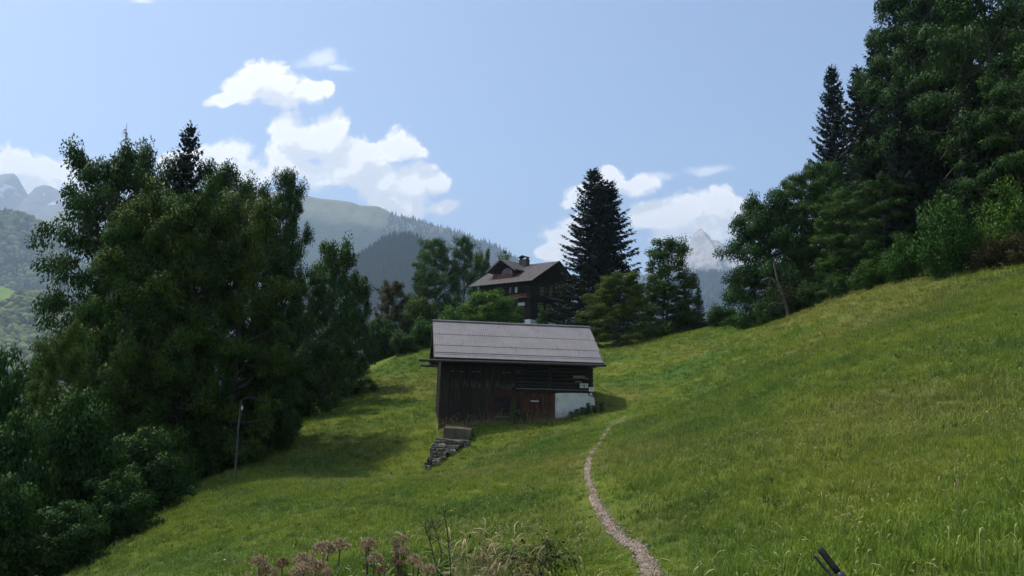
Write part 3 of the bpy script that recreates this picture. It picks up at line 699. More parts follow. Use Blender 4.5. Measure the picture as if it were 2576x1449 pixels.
# ---- left stand
GL = 'trees of the left stand'
tree('dead', 'bare dead spruce top sticking out above the left stand', 127, 124, 45, 16, group=GL)
tree('spruce', 'dark spruce whose pointed tip tops the left stand', 196, 123, 46, 52, group=GL)
tree('beech', 'broad beech with drooping branches reaching farthest left against the sky', 118, 140, 43, 70, 'deep', GL, rz=.4)
tree('maple', 'olive-brown maple in the middle of the left stand', 172, 170, 41, 66, 'olive', GL)
tree('maple2', 'dark broadleaf tree just right of the spruce tip in the left stand', 228, 156, 48, 54, 'deep', GL)
tree('maple2', 'dark round crown between the dead spruce and the spruce tip', 162, 143, 48, 54, 'deep', GL, rz=2.4)
tree('maple', 'green crown below the spruce tip in the left stand', 200, 172, 42, 48, 'green', GL, rz=1.1)
tree('beech', 'leafy crown in the notch left of the tall narrow tree', 264, 182, 48, 42, 'deep', GL, rz=1.9)
tree('maple2', 'rounded green tree filling the right half of the left stand', 250, 190, 44, 52, 'olive', GL, rz=2.)
tree('maple2', 'tall narrow tree on the right shoulder of the left stand', 292, 163, 50, 30, 'deep', GL, rz=.7)
tree('airy', 'loose green tree with a notched top right of the left stand', 336, 231, 62, 30, 'green', GL)
tree('maple2', 'dark leafy tree in the dip right of the tall narrow tree', 314, 268, 58, 28, 'deep', GL, rz=3.3)
tree('airy', 'lower green tree beside the notched one, left of the dark hill', 358, 266, 66, 26, 'deep', GL, rz=1.)
tree('maple2', 'dark broadleaf tree under the tall narrow one', 282, 262, 48, 32, 'deep', GL, rz=4.)
tree('maple', 'brownish tree at the lower left of the stand against the valley', 62, 318, 34, 34, 'olive', GL, rz=1.3)
tree('beech', 'beech with a pale layered crown behind the olive maple', 140, 215, 40, 46, 'green', GL, rz=3.)
GH = 'hazel bushes along the foot of the left stand'
for i, (lab, px, yt, d, r, mt, pr) in enumerate([
  ('hazel bush at the left picture edge with a dark top', 6, 345, 30, 34, 'deep', 'hazel'),
  ('hazel bush low at the left edge of the picture', 22, 405, 27, 44, 'deep', 'hazel'),
  ('dark bush in the bottom left corner', 8, 470, 24, 50, 'deep', 'hazel'),
  ('bush at the very bottom of the left stand above the grass edge', 70, 500, 25.5, 40, 'deep', 'hazel'),
  ('bush left of the middle of the stand foot', 88, 385, 30, 50, 'deep', 'hazel'),
  ('wide hazel bush at the foot of the stand left of the pole', 150, 425, 34, 44, 'deep', 'hazel'),
  ('dark bush reaching down to the meadow left of the pole', 122, 470, 29, 42, 'deep', 'hazel'),
  ('dark bush right behind the pole', 205, 400, 43, 36, 'deep', 'hazel'),
  ('low bush spilling on the meadow at the pole', 180, 452, 37.5, 20, 'deep', 'shrub'),
  ('dark green bush right of the pole', 266, 385, 48, 34, 'deep', 'hazel'),
  ('low dark bush on the meadow edge above the pole', 246, 432, 45, 20, 'deep', 'shrub'),
  ('dark bush above the shaded meadow corner', 298, 345, 57, 32, 'deep', 'hazel'),
  ('low dark bush at the shaded meadow corner', 284, 394, 52, 18, 'deep', 'shrub'),
  ('broad dark bush between the stand and the barn', 334, 322, 68, 28, 'deep', 'hazel'),
  ('low bramble-like bush at the upper left meadow edge', 328, 366, 68, 20, 'green', 'shrub'),
  ('green bush left of the barn roof', 380, 316, 86, 22, 'deep', 'hazel'),
  ('dark hedge bush at the meadow tongue left of the barn', 356, 346, 76, 16, 'deep', 'shrub')]):
    tree(pr, lab, px, yt, d, r, mt, GH if pr == 'hazel' else 'low shrubs along the left meadow edge')
# ---- behind the barn and round the house
GC = 'trees round the house'
tree('airy', 'russet birch-like sapling in front of the dark hill', 393, 276, 92, 18, 'rust', GC)
tree('thin', 'thin rust-coloured tree beside the russet sapling', 383, 284, 95, 12, 'rust', GC)
tree('maple2', 'leafy tree left of the house with a tall left top', 438, 236, 122, 30, 'green', GC)
tree('maple2', 'leafy tree touching the house roof on its left', 466, 233, 124, 20, 'green', GC)
tree('airy', 'greyish tree peeping over the house roof', 483, 243, 132, 15, 'olive', GC)
tree('thin', 'half-bare tree standing behind the house roof', 503, 247, 134, 14, 'olive', GC)
tree('round', 'bright green round-crowned tree in front of the house', 491, 286, 92, 35, 'bright', GC)
tree('shrub2', 'bright green bush left of the round tree above the barn roof', 452, 303, 88, 17, 'bright', GC)
tree('shrub2', 'green bush right of the round tree, under the house corner', 519, 304, 96, 9, 'lush', GC)
tree('round', 'small ball-shaped tree in front of the house plinth', 543, 306, 97, 6.5, 'green', GC, name='small_tree')
tree('hazel', 'olive bush behind the barn ridge on the left', 420, 296, 96, 26, 'olive', GC)
tree('shrub', 'green bush just behind the left barn gable', 428, 312, 84, 22, 'lush', GC)
tree('shrub', 'dark bush between the barn and the left hedge', 405, 326, 82, 20, 'deep', GC)
tree('maple2', 'dark tree filling the gap left of the house', 425, 268, 112, 22, 'deep', GC, rz=5.)
tree('spruce', 'tall left one of the twin spruces beside the house', 597, 169, 100, 50, 'needle', 'twin spruces')
tree('spruce2', 'slightly lower right one of the twin spruces beside the house', 607, 180, 101, 50, 'needle', 'twin spruces')
tree('spruce3', 'ragged low spruce hugging the house gable', 583, 262, 99, 12, 'needle2', GC)
tree('maple', 'round brownish tree right of the barn roof', 617, 268, 82, 38, 'olive', GC)
tree('airy', 'open-branched maple with sky showing through its crown', 666, 233, 88, 33, 'green', GC)
tree('maple2', 'low leafy tree under the open maple', 664, 282, 90, 28, 'deep', GC)
tree('firlet', 'young spruce in the gap under the rocky peak', 698, 288, 97, 10, 'needle2', GC)
tree('firlet', 'smaller young spruce left of the gap', 686, 292, 95, 8, 'needle2', GC)
tree('shrub', 'bush at the meadow crest left of the gap', 690, 312, 90, 22, 'deep', GC)
tree('shrub', 'dark bush filling the gap foot at the meadow crest', 716, 315, 88, 16, 'deep', GC)
tree('shrub', 'leafy bush under the open maple on the meadow crest', 655, 318, 86, 22, 'deep', GC)
# ---- right side
GR = 'trees of the right wood'
tree('orchard', 'old fruit tree with a dark trunk on the upper meadow edge', 768, 190, 69, 44, 'deep', GR, rz=.5)
tree('beech', 'green broadleaf tree behind the leaning dead trunk', 800, 172, 70, 40, 'green', GR)
tree('maple2', 'bright green tree at the corner of the right wood', 822, 158, 74, 32, 'lush', GR)
tree('spruce', 'freestanding dark spruce on the skyline of the right wood', 830, 64, 86, 40, 'needle', GR)
tree('spruce2', 'drooping spruce next to the skyline spruce', 858, 66, 78, 42, 'needle', GR)
tree('spruce2', 'ragged spruce rising in the skyline step below the top corner', 876, 26, 80, 42, 'needle', GR, rz=1.)
tree('spruce3', 'tall spruce leaning out at the top of the skyline', 900, -30, 74, 48, 'needle', GR)
tree('spruce3', 'dark green spruce inside the right wood above the bushes', 868, 120, 62, 50, 'needle2', GR)
tree('beech', 'beech with hanging yellowish foliage near the skyline', 915, -20, 62, 60, 'deep', GR, rz=2.2)
tree('beech', 'big green beech in the upper right corner', 985, -40, 54, 80, 'deep', GR, rz=.9)
tree('beech', 'green beech at the right picture edge above the brown bushes', 1010, 70, 50, 52, 'deep', GR, rz=4.)
tree('maple2', 'shaded tree low in the right wood', 850, 190, 60, 40, 'green', GR, rz=1.7)
tree('beech', 'low spreading beech in the middle of the right wood', 880, 175, 57, 40, 'deep', GR, rz=5.5)
tree('spruce3', 'dark spruce behind the bare trunk in the right wood', 938, 60, 60, 50, 'needle', GR, rz=3.)
tree('spruce3', 'dark spruce left of the hanging beech near the skyline', 922, -15, 60, 44, 'needle2', GR, rz=.3)
tree('spruce2', 'spruce with hanging twigs in front of the upper right beech', 968, 55, 52, 40, 'needle2', GR, rz=.8)
tree('spruce', 'dark spruce above the low green bushes of the right wood', 897, 95, 57, 40, 'needle', GR, rz=2.8)
tree('maple2', 'broad tree at the right edge of the picture', 1045, 40, 52, 60, 'green', GR)
for i, (px, yt, d, r) in enumerate([(940, -120, 84, 60), (1000, -140, 80, 70), (1060, -120, 72, 70), (905, 40, 88, 50), (965, 20, 72, 50), (1090, -60, 62, 70), (1040, -200, 95, 80)]):
    tree(['spruce3', 'maple2', 'beech'][i % 3], ['dark conifer behind the hanging beech at the top of the wood', 'broadleaf crown at the top edge right of the middle of the wood', 'dark beech crown in the top right picture corner',
          'spruce filling the gap behind the skyline spruces', 'broadleaf tree just left of the bare trunk', 'dark beech crown at the right picture edge', 'conifer farthest up the wooded slope at the top right'][i], px, yt, d, r, ['needle', 'green', 'deep'][i % 3], 'inner trees of the right wood')
GB = 'bushes along the right wood'
for lab, px, yt, d, r, mt, pr in [
  ('large bright green bush jutting into the meadow', 942, 193, 48, 33, 'lush', 'shrub2'),
  ('reddish-brown bramble bush right of the bright bush', 985, 232, 46.5, 20, 'rust', 'shrub'),
  ('brown bush at the right picture edge on the meadow rim', 1014, 225, 46, 22, 'rust', 'shrub'),
  ('yellow-green bush above the brown brambles', 1004, 175, 49, 30, 'bright', 'shrub2'),
  ('green bush left of the large bright one', 902, 235, 52, 24, 'lush', 'shrub2'),
  ('low green bush in the middle of the right wood edge', 872, 248, 55, 22, 'green', 'shrub'),
  ('dark low bush where the right wood turns to the back', 842, 268, 58, 22, 'deep', 'shrub'),
  ('dark bush behind the leaning dead trunk', 812, 276, 63, 20, 'deep', 'shrub'),
  ('low nettle-like bush at the foot of the fruit tree', 742, 310, 74, 20, 'lush', 'shrub'),
  ('dark bush between the fruit tree and the dead trunk', 775, 300, 71, 20, 'deep', 'shrub'),
  ('dark bush left of the fruit tree on the crest', 722, 300, 78, 22, 'deep', 'shrub')]:
    tree(pr, lab, px, yt, d, r, mt, GB)

# leaning, nearly dead fruit tree with a few broken limbs
def dead_trunk():
    d = 64.0; r = crop(2600, 950, .3106)
    W = lambda x, y, dd=0: P(*r(x, y), d+dd)
    base = W(1632, 1030); base[2] = Zs(base[0], base[1])-.1
    t = thing('leaning_tree', 'leaning grey dead fruit tree with broken limbs on the meadow edge', 'tree', base)
    def part(name, pts, radii, m=bark_pale): return tube(name, np.array(pts)-base, radii, m, t, 7)
    part('trunk', [base, W(1625, 960), W(1605, 850), W(1585, 770), W(1560, 690), W(1520, 590), W(1490, 520), W(1470, 430), W(1440, 300), W(1442, 190)], [.20, .17, .15, .16, .15, .12, .10, .085, .06, .03])
    part('branch', [W(1490, 520), W(1440, 480, -.3), W(1370, 462, -.5), W(1300, 490, -.7), W(1270, 515, -.8)], [.08, .06, .05, .035, .015])
    part('branch', [W(1390, 468, -.4), W(1385, 520, -.5), W(1375, 580, -.5)], [.035, .025, .012])
    part('branch', [W(1420, 475, -.4), W(1455, 530, -.6), W(1430, 560, -.6)], [.035, .025, .012])
    part('branch', [W(1590, 790), W(1520, 790, -.3), W(1440, 775, -.5), W(1390, 800, -.6), W(1360, 825, -.7)], [.08, .06, .045, .03, .012])
    part('branch', [W(1470, 780, -.4), W(1460, 815, -.5), W(1465, 830, -.5)], [.03, .02, .01])
    part('branch', [W(1590, 770), W(1650, 730, .3), W(1680, 740, .5)], [.06, .04, .015])
    rng = np.random.default_rng(5); n = 700
    c = np.array([W(1600, 700)-base])+rng.normal(0, 1, (n, 3))*[.55, .5, .5]; dd = rng.normal(0, 1, (n, 3)); dd[:, 2] -= .6
    V, F, rr = leaf_quads(c, dd, rng.normal(0, 1, (n, 3)), np.full(n, .17), np.full(n, .10), rng)
    obj('ivy', mesh_np('ivy', V, F, (LEAF['rust'],), False, {'rnd': rr}), t)
dead_trunk()
def bare_trunk():
    d = 54.5; a = P(957, 118, d); b = P(963, 176, d); base = b.copy(); base[2] = min(Zs(b[0], b[1]), b[2])-.2
    t = thing('bare_trunk', 'pale bare trunk showing between the trees of the right wood', 'tree', base)
    tube('trunk', np.array([base, b, P(962, 150, d), P(960, 130, d), a, P(955, 108, d)])-base, [.2, .19, .18, .17, .15, .1], bark_pale, t)
    for (x0, y0, x1, y1) in [(960, 140, 940, 160), (961, 165, 945, 178), (959, 120, 972, 105)]:
        tube('branch', np.array([P(x0, y0, d), P((x0+x1)/2, (y0+y1)/2-3, d-.5), P(x1, y1, d-.8)])-base, [.07, .045, .015], bark_pale, t, 5)
bare_trunk()

# ------------------------------------------------------------------ barn
wood_dark = mat_noise('barn_wood_dark', [(0, (.014, .010, .009)), (.5, (.034, .024, .019)), (1, (.075, .052, .040))], 2.2, .85, .2, .5, (6, 6, .5), obj_var=.35)
wood_log = mat_noise('barn_log', [(0, (.010, .010, .011)), (.6, (.024, .021, .020)), (1, (.06, .055, .05))], 2.0, .85, .2, .6, (.4, 6, 8), obj_var=.4)
wood_red = mat_noise('barn_wood_red', [(0, (.030, .012, .008)), (.5, (.070, .026, .016)), (1, (.115, .048, .03))], 2.2, .75, .25, .4, (5, 5, .5), obj_var=.3)
wood_grey = mat_noise('weathered_grey_wood', [(0, (.07, .065, .06)), (1, (.20, .19, .175))], 3, .9, .15, .5, (.6, 6, 6))
plaster = mat_noise('lime_plaster', [(0, (.46, .44, .39)), (.5, (.62, .60, .54)), (1, (.72, .70, .64))], 2.2, .95, .1, .6, detail=8, bdist=.03)
concrete = mat_noise('old_concrete', [(0, (.075, .06, .04)), (.6, (.145, .118, .083)), (1, (.23, .195, .145))], 2.0, .95, .1, .4, (1, 1, .6))
stone_m = mat_noise('field_stone', [(0, (.05, .045, .036)), (.5, (.13, .115, .09)), (.8, (.26, .235, .19)), (1, (.46, .43, .37))], 4.5, .95, .15, .8, detail=7, obj_var=.45, bdist=.04)
white_paint = mat_noise('white_sign_paint', [(0, (.55, .55, .53)), (1, (.68, .68, .66))], 4, .6, .3)
metal_dark = mat_noise('dark_gutter_metal', [(0, (.018, .019, .022)), (1, (.04, .042, .048))], 4, .5, .5)
black_m = mat_noise('black_paint', [(0, (.006, .006, .006)), (1, (.012, .012, .012))], 5, .6, .3)
def mat_lath():
    m, nt = new_mat('weathered_lath'); tc = nt.n('ShaderNodeTexCoord'); sep = nt.n('ShaderNodeSeparateXYZ'); nt.put(sep.inputs[0], tc.outputs['Generated'])
    r = nt.n('ShaderNodeObjectInfo').outputs['Random']; mp = nt.n('ShaderNodeMapping'); nt.put(mp.inputs[0], tc.outputs['Object']); mp.inputs['Scale'].default_value = (8, 8, .8)
    n = nt.noise(mp.outputs[0], 2.5, 5, .6)
    worn = nt.m('SUBTRACT', 1.0, nt.sstep(nt.m('ADD', sep.outputs[2], nt.m('MULTIPLY', nt.m('SUBTRACT', n, .5), .5)), .02, .30))
    c = nt.mix(nt.m('MULTIPLY', worn, nt.lin(r, 0, 1, .25, .95)), nt.mix(n, (.014, .013, .014), (.04, .034, .032)), (.24, .22, .19))
    finish(nt, principled(nt, c, .9, .15)); return m
lath_m = mat_lath()
def mat_roof():
    m, nt = new_mat('corrugated_roof'); tc = nt.n('ShaderNodeTexCoord').outputs['Object']
    n = nt.noise(tc, .8, 6, .65); n2 = nt.noise(tc, 9, 4, .6)
    mp = nt.n('ShaderNodeMapping'); nt.put(mp.inputs[0], tc); mp.inputs['Scale'].default_value = (5, .6, .6); st = nt.noise(mp.outputs[0], 1.4, 4, .6)
    c = nt.mix(nt.lin(n, .3, .7), (.165, .155, .160), (.225, .208, .210)); c = nt.mix(nt.m('MULTIPLY', nt.sstep(st, .52, .75), .45), c, (.10, .095, .10)); c = nt.mix(nt.m('MULTIPLY', nt.sstep(n2, .6, .75), .25), c, (.16, .17, .12))
    finish(nt, principled(nt, c, .62, .3)); return m
roof_m = mat_roof()

barn = thing('barn', 'weathered dark wooden hay barn with grey corrugated roof on the meadow', 'barn', BA, BARN_TH)
def wp(x, y, back=0.0): return on_barn(*c1(x, y), back)
BL = wp(1513, 600)[0]; HALF = 3.3; BW = 2*HALF; OVER = .6
EL = (wp(200, 405, -OVER)[1] + wp(1610, 480, -OVER)[1])/2-.07; RG = (wp(240, 105, HALF)[1] + wp(1495, 192, HALF)[1])/2-.16
RS0 = (wp(200, 405, -OVER)[0]+wp(240, 105, HALF)[0])/2; RS1 = (wp(1610, 480, -OVER)[0]+wp(1495, 192, HALF)[0])/2
def roof_z(b): return EL + (RG-EL)*(b+OVER)/(HALF+OVER) if b <= HALF else EL + (RG-EL)*(BW+OVER-b)/(HALF+OVER)
def barn_core():
    pr = [(0.12, -2.0), (BW-.12, -2.0), (BW-.12, roof_z(BW-.12)-.12), (HALF, RG-.14), (.12, roof_z(.12)-.12)]; V = []; F = []
    for s in (.12, BL-.12):
        for b, h in pr: V.append((s, b, h))
    F = [(0, 1, 2, 3, 4), (9, 8, 7, 6, 5)] + [(i, i+5, (i+1) % 5+5, (i+1) % 5) for i in range(5)]
    return V, F
V, F = barn_core(); obj('wall', mesh_np('wall', V, F, (wood_dark,)), barn)  # inner core added to block light, also closes the back and gables
fwall = obj('front_wall', mesh_np('front_wall', *box_vf(.02, BL-.02, .02, .118, -.3, roof_z(0)-.16), (wood_dark,)), barn)
def hx(x, y): return wp(x, y)
# lower planks on the left half
s0, s1 = 0.0, hx(700, 800)[0]; n = 24
htop = hx(500, 640)[1]
for i in range(n):
    a = s0 + (s1-s0)*i/n; b = s0 + (s1-s0)*(i+1)/n - .012; y0 = -random.uniform(.035, .055)
    box('plank', (a, b, y0, .018, -.9, htop+.3), wood_dark, fwall)
# brown frame boards beside the slatted opening
xa, xb = hx(690, 800)[0], hx(716, 800)[0]; box('plank', (xa, xb, -.07, .016, -.7, hx(700, 745)[1]), wood_red, fwall)
# slatted stable opening
oa, ob = hx(720, 800)[0], hx(845, 800)[0]
for k in range(6):
    za = hx(780, 905-k*30)[1]; box('slat', (oa, ob, -.04, .015, za, za+.13), wood_log, fwall)
box('plank', (oa-.05, hx(930, 730)[0], -.075, .0155, hx(780, 752)[1], hx(780, 700)[1]), wood_red, fwall)
box('sill', (oa, ob, -.09, .0165, hx(780, 914)[1]-.03, hx(780, 907)[1]), wood_grey, fwall)
# red boards and door
ra, rb = ob+.01, hx(1212, 800)[0]; rtop = hx(1000, 697)[1]; door_a, door_b = hx(922, 800)[0], hx(1085, 800)[0]; dtop = hx(1000, 752)[1]
nb_ = 13
for i in range(nb_):
    a = ra + (rb-ra)*i/nb_; b = ra + (rb-ra)*(i+1)/nb_ - .008; mid = (a+b)/2
    z0 = dtop+.02 if door_a-.05 < mid < door_b+.05 else -.6
    box('plank', (a, b, -.05-random.uniform(0, .015), .017, z0, rtop), wood_red, fwall)
door = box('door', (door_a, door_b, -.055, .0, -.5, dtop), wood_red, barn)
nd = 5
for i in range(nd):
    a = door_a + (door_b-door_a)*i/nd; box('plank', (a+.004, a+(door_b-door_a)/nd-.004, -.08-random.uniform(0, .01), -.056, -.49, dtop-.01), wood_red, door)
ha, hb = hx(1010, 784), hx(1076, 784); box('handle', (ha[0], hb[0], -.12, -.095, ha[1]-.03, ha[1]+.03), white_paint, door)
hp = hx(918, 850); hq = hx(918, 893); box('peg', (hp[0]-.03, hp[0]+.03, -.12, -.06, hq[1], hp[1]), wood_grey, barn)
# sill beam between stable and hay loft
za, zb = hx(1180, 690)[1], hx(1180, 710)[1]
box('beam', (hx(885, 690)[0], BL+.06, -.16, .0185, zb-.08, za-.03), wood_dark, barn); box('board', (hx(885, 690)[0], BL+.03, -.20, .012, za-.028, za+.03), wood_grey, barn)
# logs of the loft on the right half
la, lb = hx(890, 600)[0], BL; zt = roof_z(0)-.2; nlog = 8; zl0 = za+.035; hl = (zt-zl0)/nlog
def log_mesh(L):
    V = []; F = []; m = 9; k = 10
    for i in range(m):
        for j in range(k):
            a = 2*math.pi*j/k; V.append((L*i/(m-1), math.cos(a)*.13*(1+.12*math.sin(i*1.7+j)), math.sin(a)*hl*.47*(1+.06*math.sin(i*2.3+j*2))))
    for i in range(m-1):
        for j in range(k): F.append((i*k+j, i*k+(j+1) % k, (i+1)*k+(j+1) % k, (i+1)*k+j))
    F += [tuple(range(k))[::-1], tuple((m-1)*k+j for j in range(k))]
    return mesh_np('log', V, F, (wood_log,))
lm_ = log_mesh(lb-la+.1)
for k in range(nlog):
    o = obj('log', lm_, fwall); o.location = (la-.05+random.uniform(-.02, .02), random.uniform(-.02, .03), zl0+hl*(k+.5)); o.rotation_euler = (random.uniform(-.3, .3), 0, 0)
box('post', (hx(1158, 600)[0], hx(1182, 600)[0], -.17, .0, za+.032, zt), wood_log, fwall)
for (x0, x1, y0, y1) in [(1355, 1450, 580, 600), (1370, 1425, 624, 632), (1440, 1480, 596, 606)]:
    p = hx(x0, y1); q = hx(x1, y0); box('board', (p[0], q[0], -.185, -.12, p[1], q[1]), wood_grey, fwall)
# gable logs
gl = log_mesh(BW-.2)
for sx in (0.1, BL-.1):
    for k in range(9):
        o = obj('log', gl, barn); o.rotation_euler = (0, 0, math.pi/2); o.location = (sx+(.13 if sx < 1 else -.13), .1, zl0-2.2+k*hl*1.25)
# hanging laths with ragged, weathered ends
xl = 292
while xl < 886:
    w = random.uniform(9, 13)
    if 690 < xl < 722: xl += w; continue
    bot = 668 + random.uniform(-26, 10) if xl < 615 else (690 + random.uniform(-40, 40) if xl < 690 else 692 + random.uniform(-26, 8))
    p = hx(xl, bot); q = hx(xl+w*.82, 460)
    box('lath', (p[0], q[0], -.085-random.uniform(0, .03), -.056, p[1], roof_z(0)-.25), lath_m, fwall)
    xl += w
for xx, yy in [(450, 545), (545, 547), (585, 546), (790, 555), (830, 553), (905, 550), (375, 541)]:
    p = hx(xx, yy); box('chip', (p[0]-.1, p[0]+.1, -.135, -.118, p[1]-.025, p[1]+.025), wood_grey, fwall)
box('plank', (hx(690, 500)[0], hx(724, 500)[0], -.06, .0145, htop, roof_z(0)-.22), wood_dark, fwall)
# whitewashed stable wall
def plaster_wall():
    pts = [(1211, 970), (1211, 722), (1222, 712), (1350, 711), (1480, 714), (1484, 740), (1510, 745), (1527, 757), (1534, 800), (1536, 1000)]
    q = [hx(*p) for p in pts]; n = len(q); V = [(s, -.17, h) for s, h in q] + [(s, .2, h) for s, h in q]
    F = [tuple(range(n))[::-1], tuple(range(n, 2*n))] + [(i, (i+1) % n, (i+1) % n+n, i+n) for i in range(n)]
    me = mesh_np('plaster_wall', V, F, (plaster,)); bm = bmesh.new(); bm.from_mesh(me)
    bmesh.ops.recalc_face_normals(bm, faces=bm.faces[:])
    bmesh.ops.bevel(bm, geom=[e for e in bm.edges if all(abs(v.co.y+.17) < .01 for v in e.verts)], offset=.06, segments=3, affect='EDGES'); bm.to_mesh(me); bm.free(); return me
obj('plaster_wall', plaster_wall(), barn)
q = hx(1483, 741); p = hx(1513, 715); box('beam_end', (q[0], p[0], -.3, .019, q[1]+.03, p[1]-.005), wood_dark, barn)
q = hx(1515, 512); p = hx(1545, 488); box('beam_end', (q[0]-.3, p[0], -.1, .2, q[1], p[1]), wood_dark, barn)
# roof: three rows of corrugated sheets on each slope
def sheet_mesh(b0, b1, lift0, lift1):
    pitch = .125; n = int((RS1-RS0)/pitch*6); V = []; F = []
    for i in range(n+1):
        s = RS0 + (RS1-RS0)*i/n; w = .011*math.sin(2*math.pi*s/pitch)
        for b, l in ((b0, lift0), ((b0+b1)/2, (lift0+lift1)/2), (b1, lift1)): V.append((s, b, roof_z(b)+l+w+.06))
    for i in range(n):
        for k in range(2): F.append((i*3+k, (i+1)*3+k, (i+1)*3+k+1, i*3+k+1))
    me = mesh_np('roof_sheet', V, np.array(F), (roof_m,), True); return me
roof = obj('roof', mesh_np('roof', [(RS0+.1, -OVER+.03, EL-.02), (RS1-.1, -OVER+.03, EL-.02), (RS1-.1, HALF, RG-.02), (RS0+.1, HALF, RG-.02), (RS1-.1, BW+OVER-.03, EL-.02), (RS0+.1, BW+OVER-.03, EL-.02),
     (RS0+.1, -OVER+.03, EL-.10), (RS1-.1, -OVER+.03, EL-.10), (RS1-.1, HALF, RG-.10), (RS0+.1, HALF, RG-.10), (RS1-.1, BW+OVER-.03, EL-.10), (RS0+.1, BW+OVER-.03, EL-.10)],
     [(0, 1, 2, 3), (3, 2, 4, 5), (9, 8, 7, 6), (11, 10, 8, 9), (0, 6, 7, 1), (5, 4, 10, 11), (0, 3, 9, 6), (3, 5, 11, 9), (1, 7, 8, 2), (2, 8, 10, 4)], (wood_dark,)), barn)
full = HALF+OVER
rows = [(-OVER-.05, -OVER+full*.33), (-OVER+full*.33-.1, -OVER+full*.64), (-OVER+full*.64-.1, HALF)]
for k, (b0, b1) in enumerate(rows):
    obj('roof_sheet', sheet_mesh(b0, b1, .025 if k else .0, .0), roof)
    obj('roof_sheet', sheet_mesh(BW-b0, BW-b1, .025 if k else .0, .0), roof)
tube('ridge_cap', [(RS0-.02, HALF, RG+.09), ((RS0+RS1)/2, HALF, RG+.085), (RS1+.02, HALF, RG+.09)], [.085]*3, roof_m, roof, 8)
for s in (RS0+.0, RS1-.06):
    for sg in (0, 1):
        b0 = -OVER-.03 if not sg else BW+OVER+.03
        V = [(s, b0, roof_z(-OVER)-.20), (s, HALF, RG-.18), (s, HALF, RG+.055), (s, b0, EL+.045), (s+.055, b0, roof_z(-OVER)-.20), (s+.055, HALF, RG-.18), (s+.055, HALF, RG+.055), (s+.055, b0, EL+.045)]
        obj('bargeboard', mesh_np('bargeboard', V, [(0, 1, 2, 3), (7, 6, 5, 4), (0, 4, 5, 1), (3, 2, 6, 7), (0, 3, 7, 4), (1, 5, 6, 2)], (wood_grey if s < 1 else wood_dark,)), roof)
gz = EL-.16
tube('gutter', [(wp(105, 432, -OVER-.1)[0], -OVER-.12, gz-.04), (RS1+.08, -OVER-.12, gz+.02)], [.085, .085], metal_dark, barn, 10)
tube('gutter', [(RS0-.55, BW+OVER+.1, gz+.0), (RS1+.08, BW+OVER+.1, gz+.03)], [.085, .085], metal_dark, barn, 10)
tube('snow_rail', [(RS0+.05, -OVER+.28, roof_z(-OVER+.28)+.15), (RS1-.05, -OVER+.28, roof_z(-OVER+.28)+.15)], [.022]*2, metal_dark, roof, 6)
for i in range(9):
    s = RS0+.3 + (RS1-RS0-.6)*i/8; box('rafter_end', (s-.06, s+.06, -OVER+.06, -.07, EL-.19, EL-.105), wood_dark, roof)

# signs hung on the barn
def sign(name, label, x0, x1, y0, y1, y, m, th=.03):
    p = hx(x0, y1); q = hx(x1, y0); c = ((p[0]+q[0])/2, (p[1]+q[1])/2); w = (q[0]-p[0])/2; h = (q[1]-p[1])/2
    t = thing(name, label, 'sign', barn_world(c[0], y, c[1]), BARN_TH)
    box('board', (-w, w, 0, th, -h, h), m, t); return t, w, h
t, w, h = sign('notice_sign', 'white notice board in a brown frame at the right end of the log wall', 1408, 1475, 643, 676, -.20, white_paint)
for (a, b, c, d) in [(-w-.05, w+.05, h, h+.05), (-w-.05, w+.05, -h-.09, -h), (-w-.05, -w, -h, h), (w, w+.05, -h, h)]: box('frame', (a, b, -.025, .03, c, d), wood_red, t)
def letters(t, cx, cz, n, cw, ch):
    for i in range(n):
        if n > 8 and i in (6, 8): continue
        x = cx + (i-(n-1)/2)*cw
        box('letter', (x-cw*.36, x+cw*.36, -.004, -.001, cz-ch*(.5 if i % 3 else .42), cz+ch*(.5 if i % 2 else .36)), black_m, t)
letters(t, 0, h*.52, 3, .042, .06); letters(t, 0, 0.0, 13, .034, .06)
def disc(name, t, x, z, r, m):
    V = [(x+r*math.cos(a), y, z+r*math.sin(a)) for y in (-.006, -.002) for a in np.linspace(0, 2*math.pi, 17)[:-1]]
    obj(name, mesh_np(name, V, [tuple(range(16))[::-1], tuple(range(16, 32))] + [(i, (i+1) % 16, (i+1) % 16+16, i+16) for i in range(16)], (m,)), t)
disc('dot', t, 0.01, -h*.6, .045, black_m)
t2, w2, h2 = sign('trail_plaque', 'bright white plaque on the barn corner below the notice board', 1481, 1519, 674, 706, -.235, mat_noise('plaque_white', [(0, (.60, .63, .68)), (1, (.72, .74, .78))], 3, .5, .4))
def swoosh(t):
    pts = [(-w2*.75, h2*.3), (-w2*.35, -.0), (0, h2*.12), (w2*.4, h2*.22), (w2*.85, h2*.05)]
    V = []; F = []
    for i, (x, z) in enumerate(pts):
        k = .028*(1-abs(i-2)/3.2); V += [(x, -.003, z-k), (x, -.003, z+k)]
    for i in range(4): F.append((2*i, 2*i+2, 2*i+3, 2*i+1))
    obj('emblem', mesh_np('emblem', V, F, (mat_noise('slate_print', [(0, (.16, .18, .22)), (1, (.2, .22, .26))], 3, .7),)), t)
swoosh(t2)
t3, w3, h3 = sign('trail_marker', 'small white trail marker with a yellow band on the beam end', 1484, 1505, 719, 737, -.335, white_paint)
box('yellow_band', (-w3*.85, w3*.75, -.004, -.001, h3*.15, h3*.8), mat_noise('yellow_paint', [(0, (.55, .32, .03)), (1, (.65, .42, .06))], 3, .6), t3)

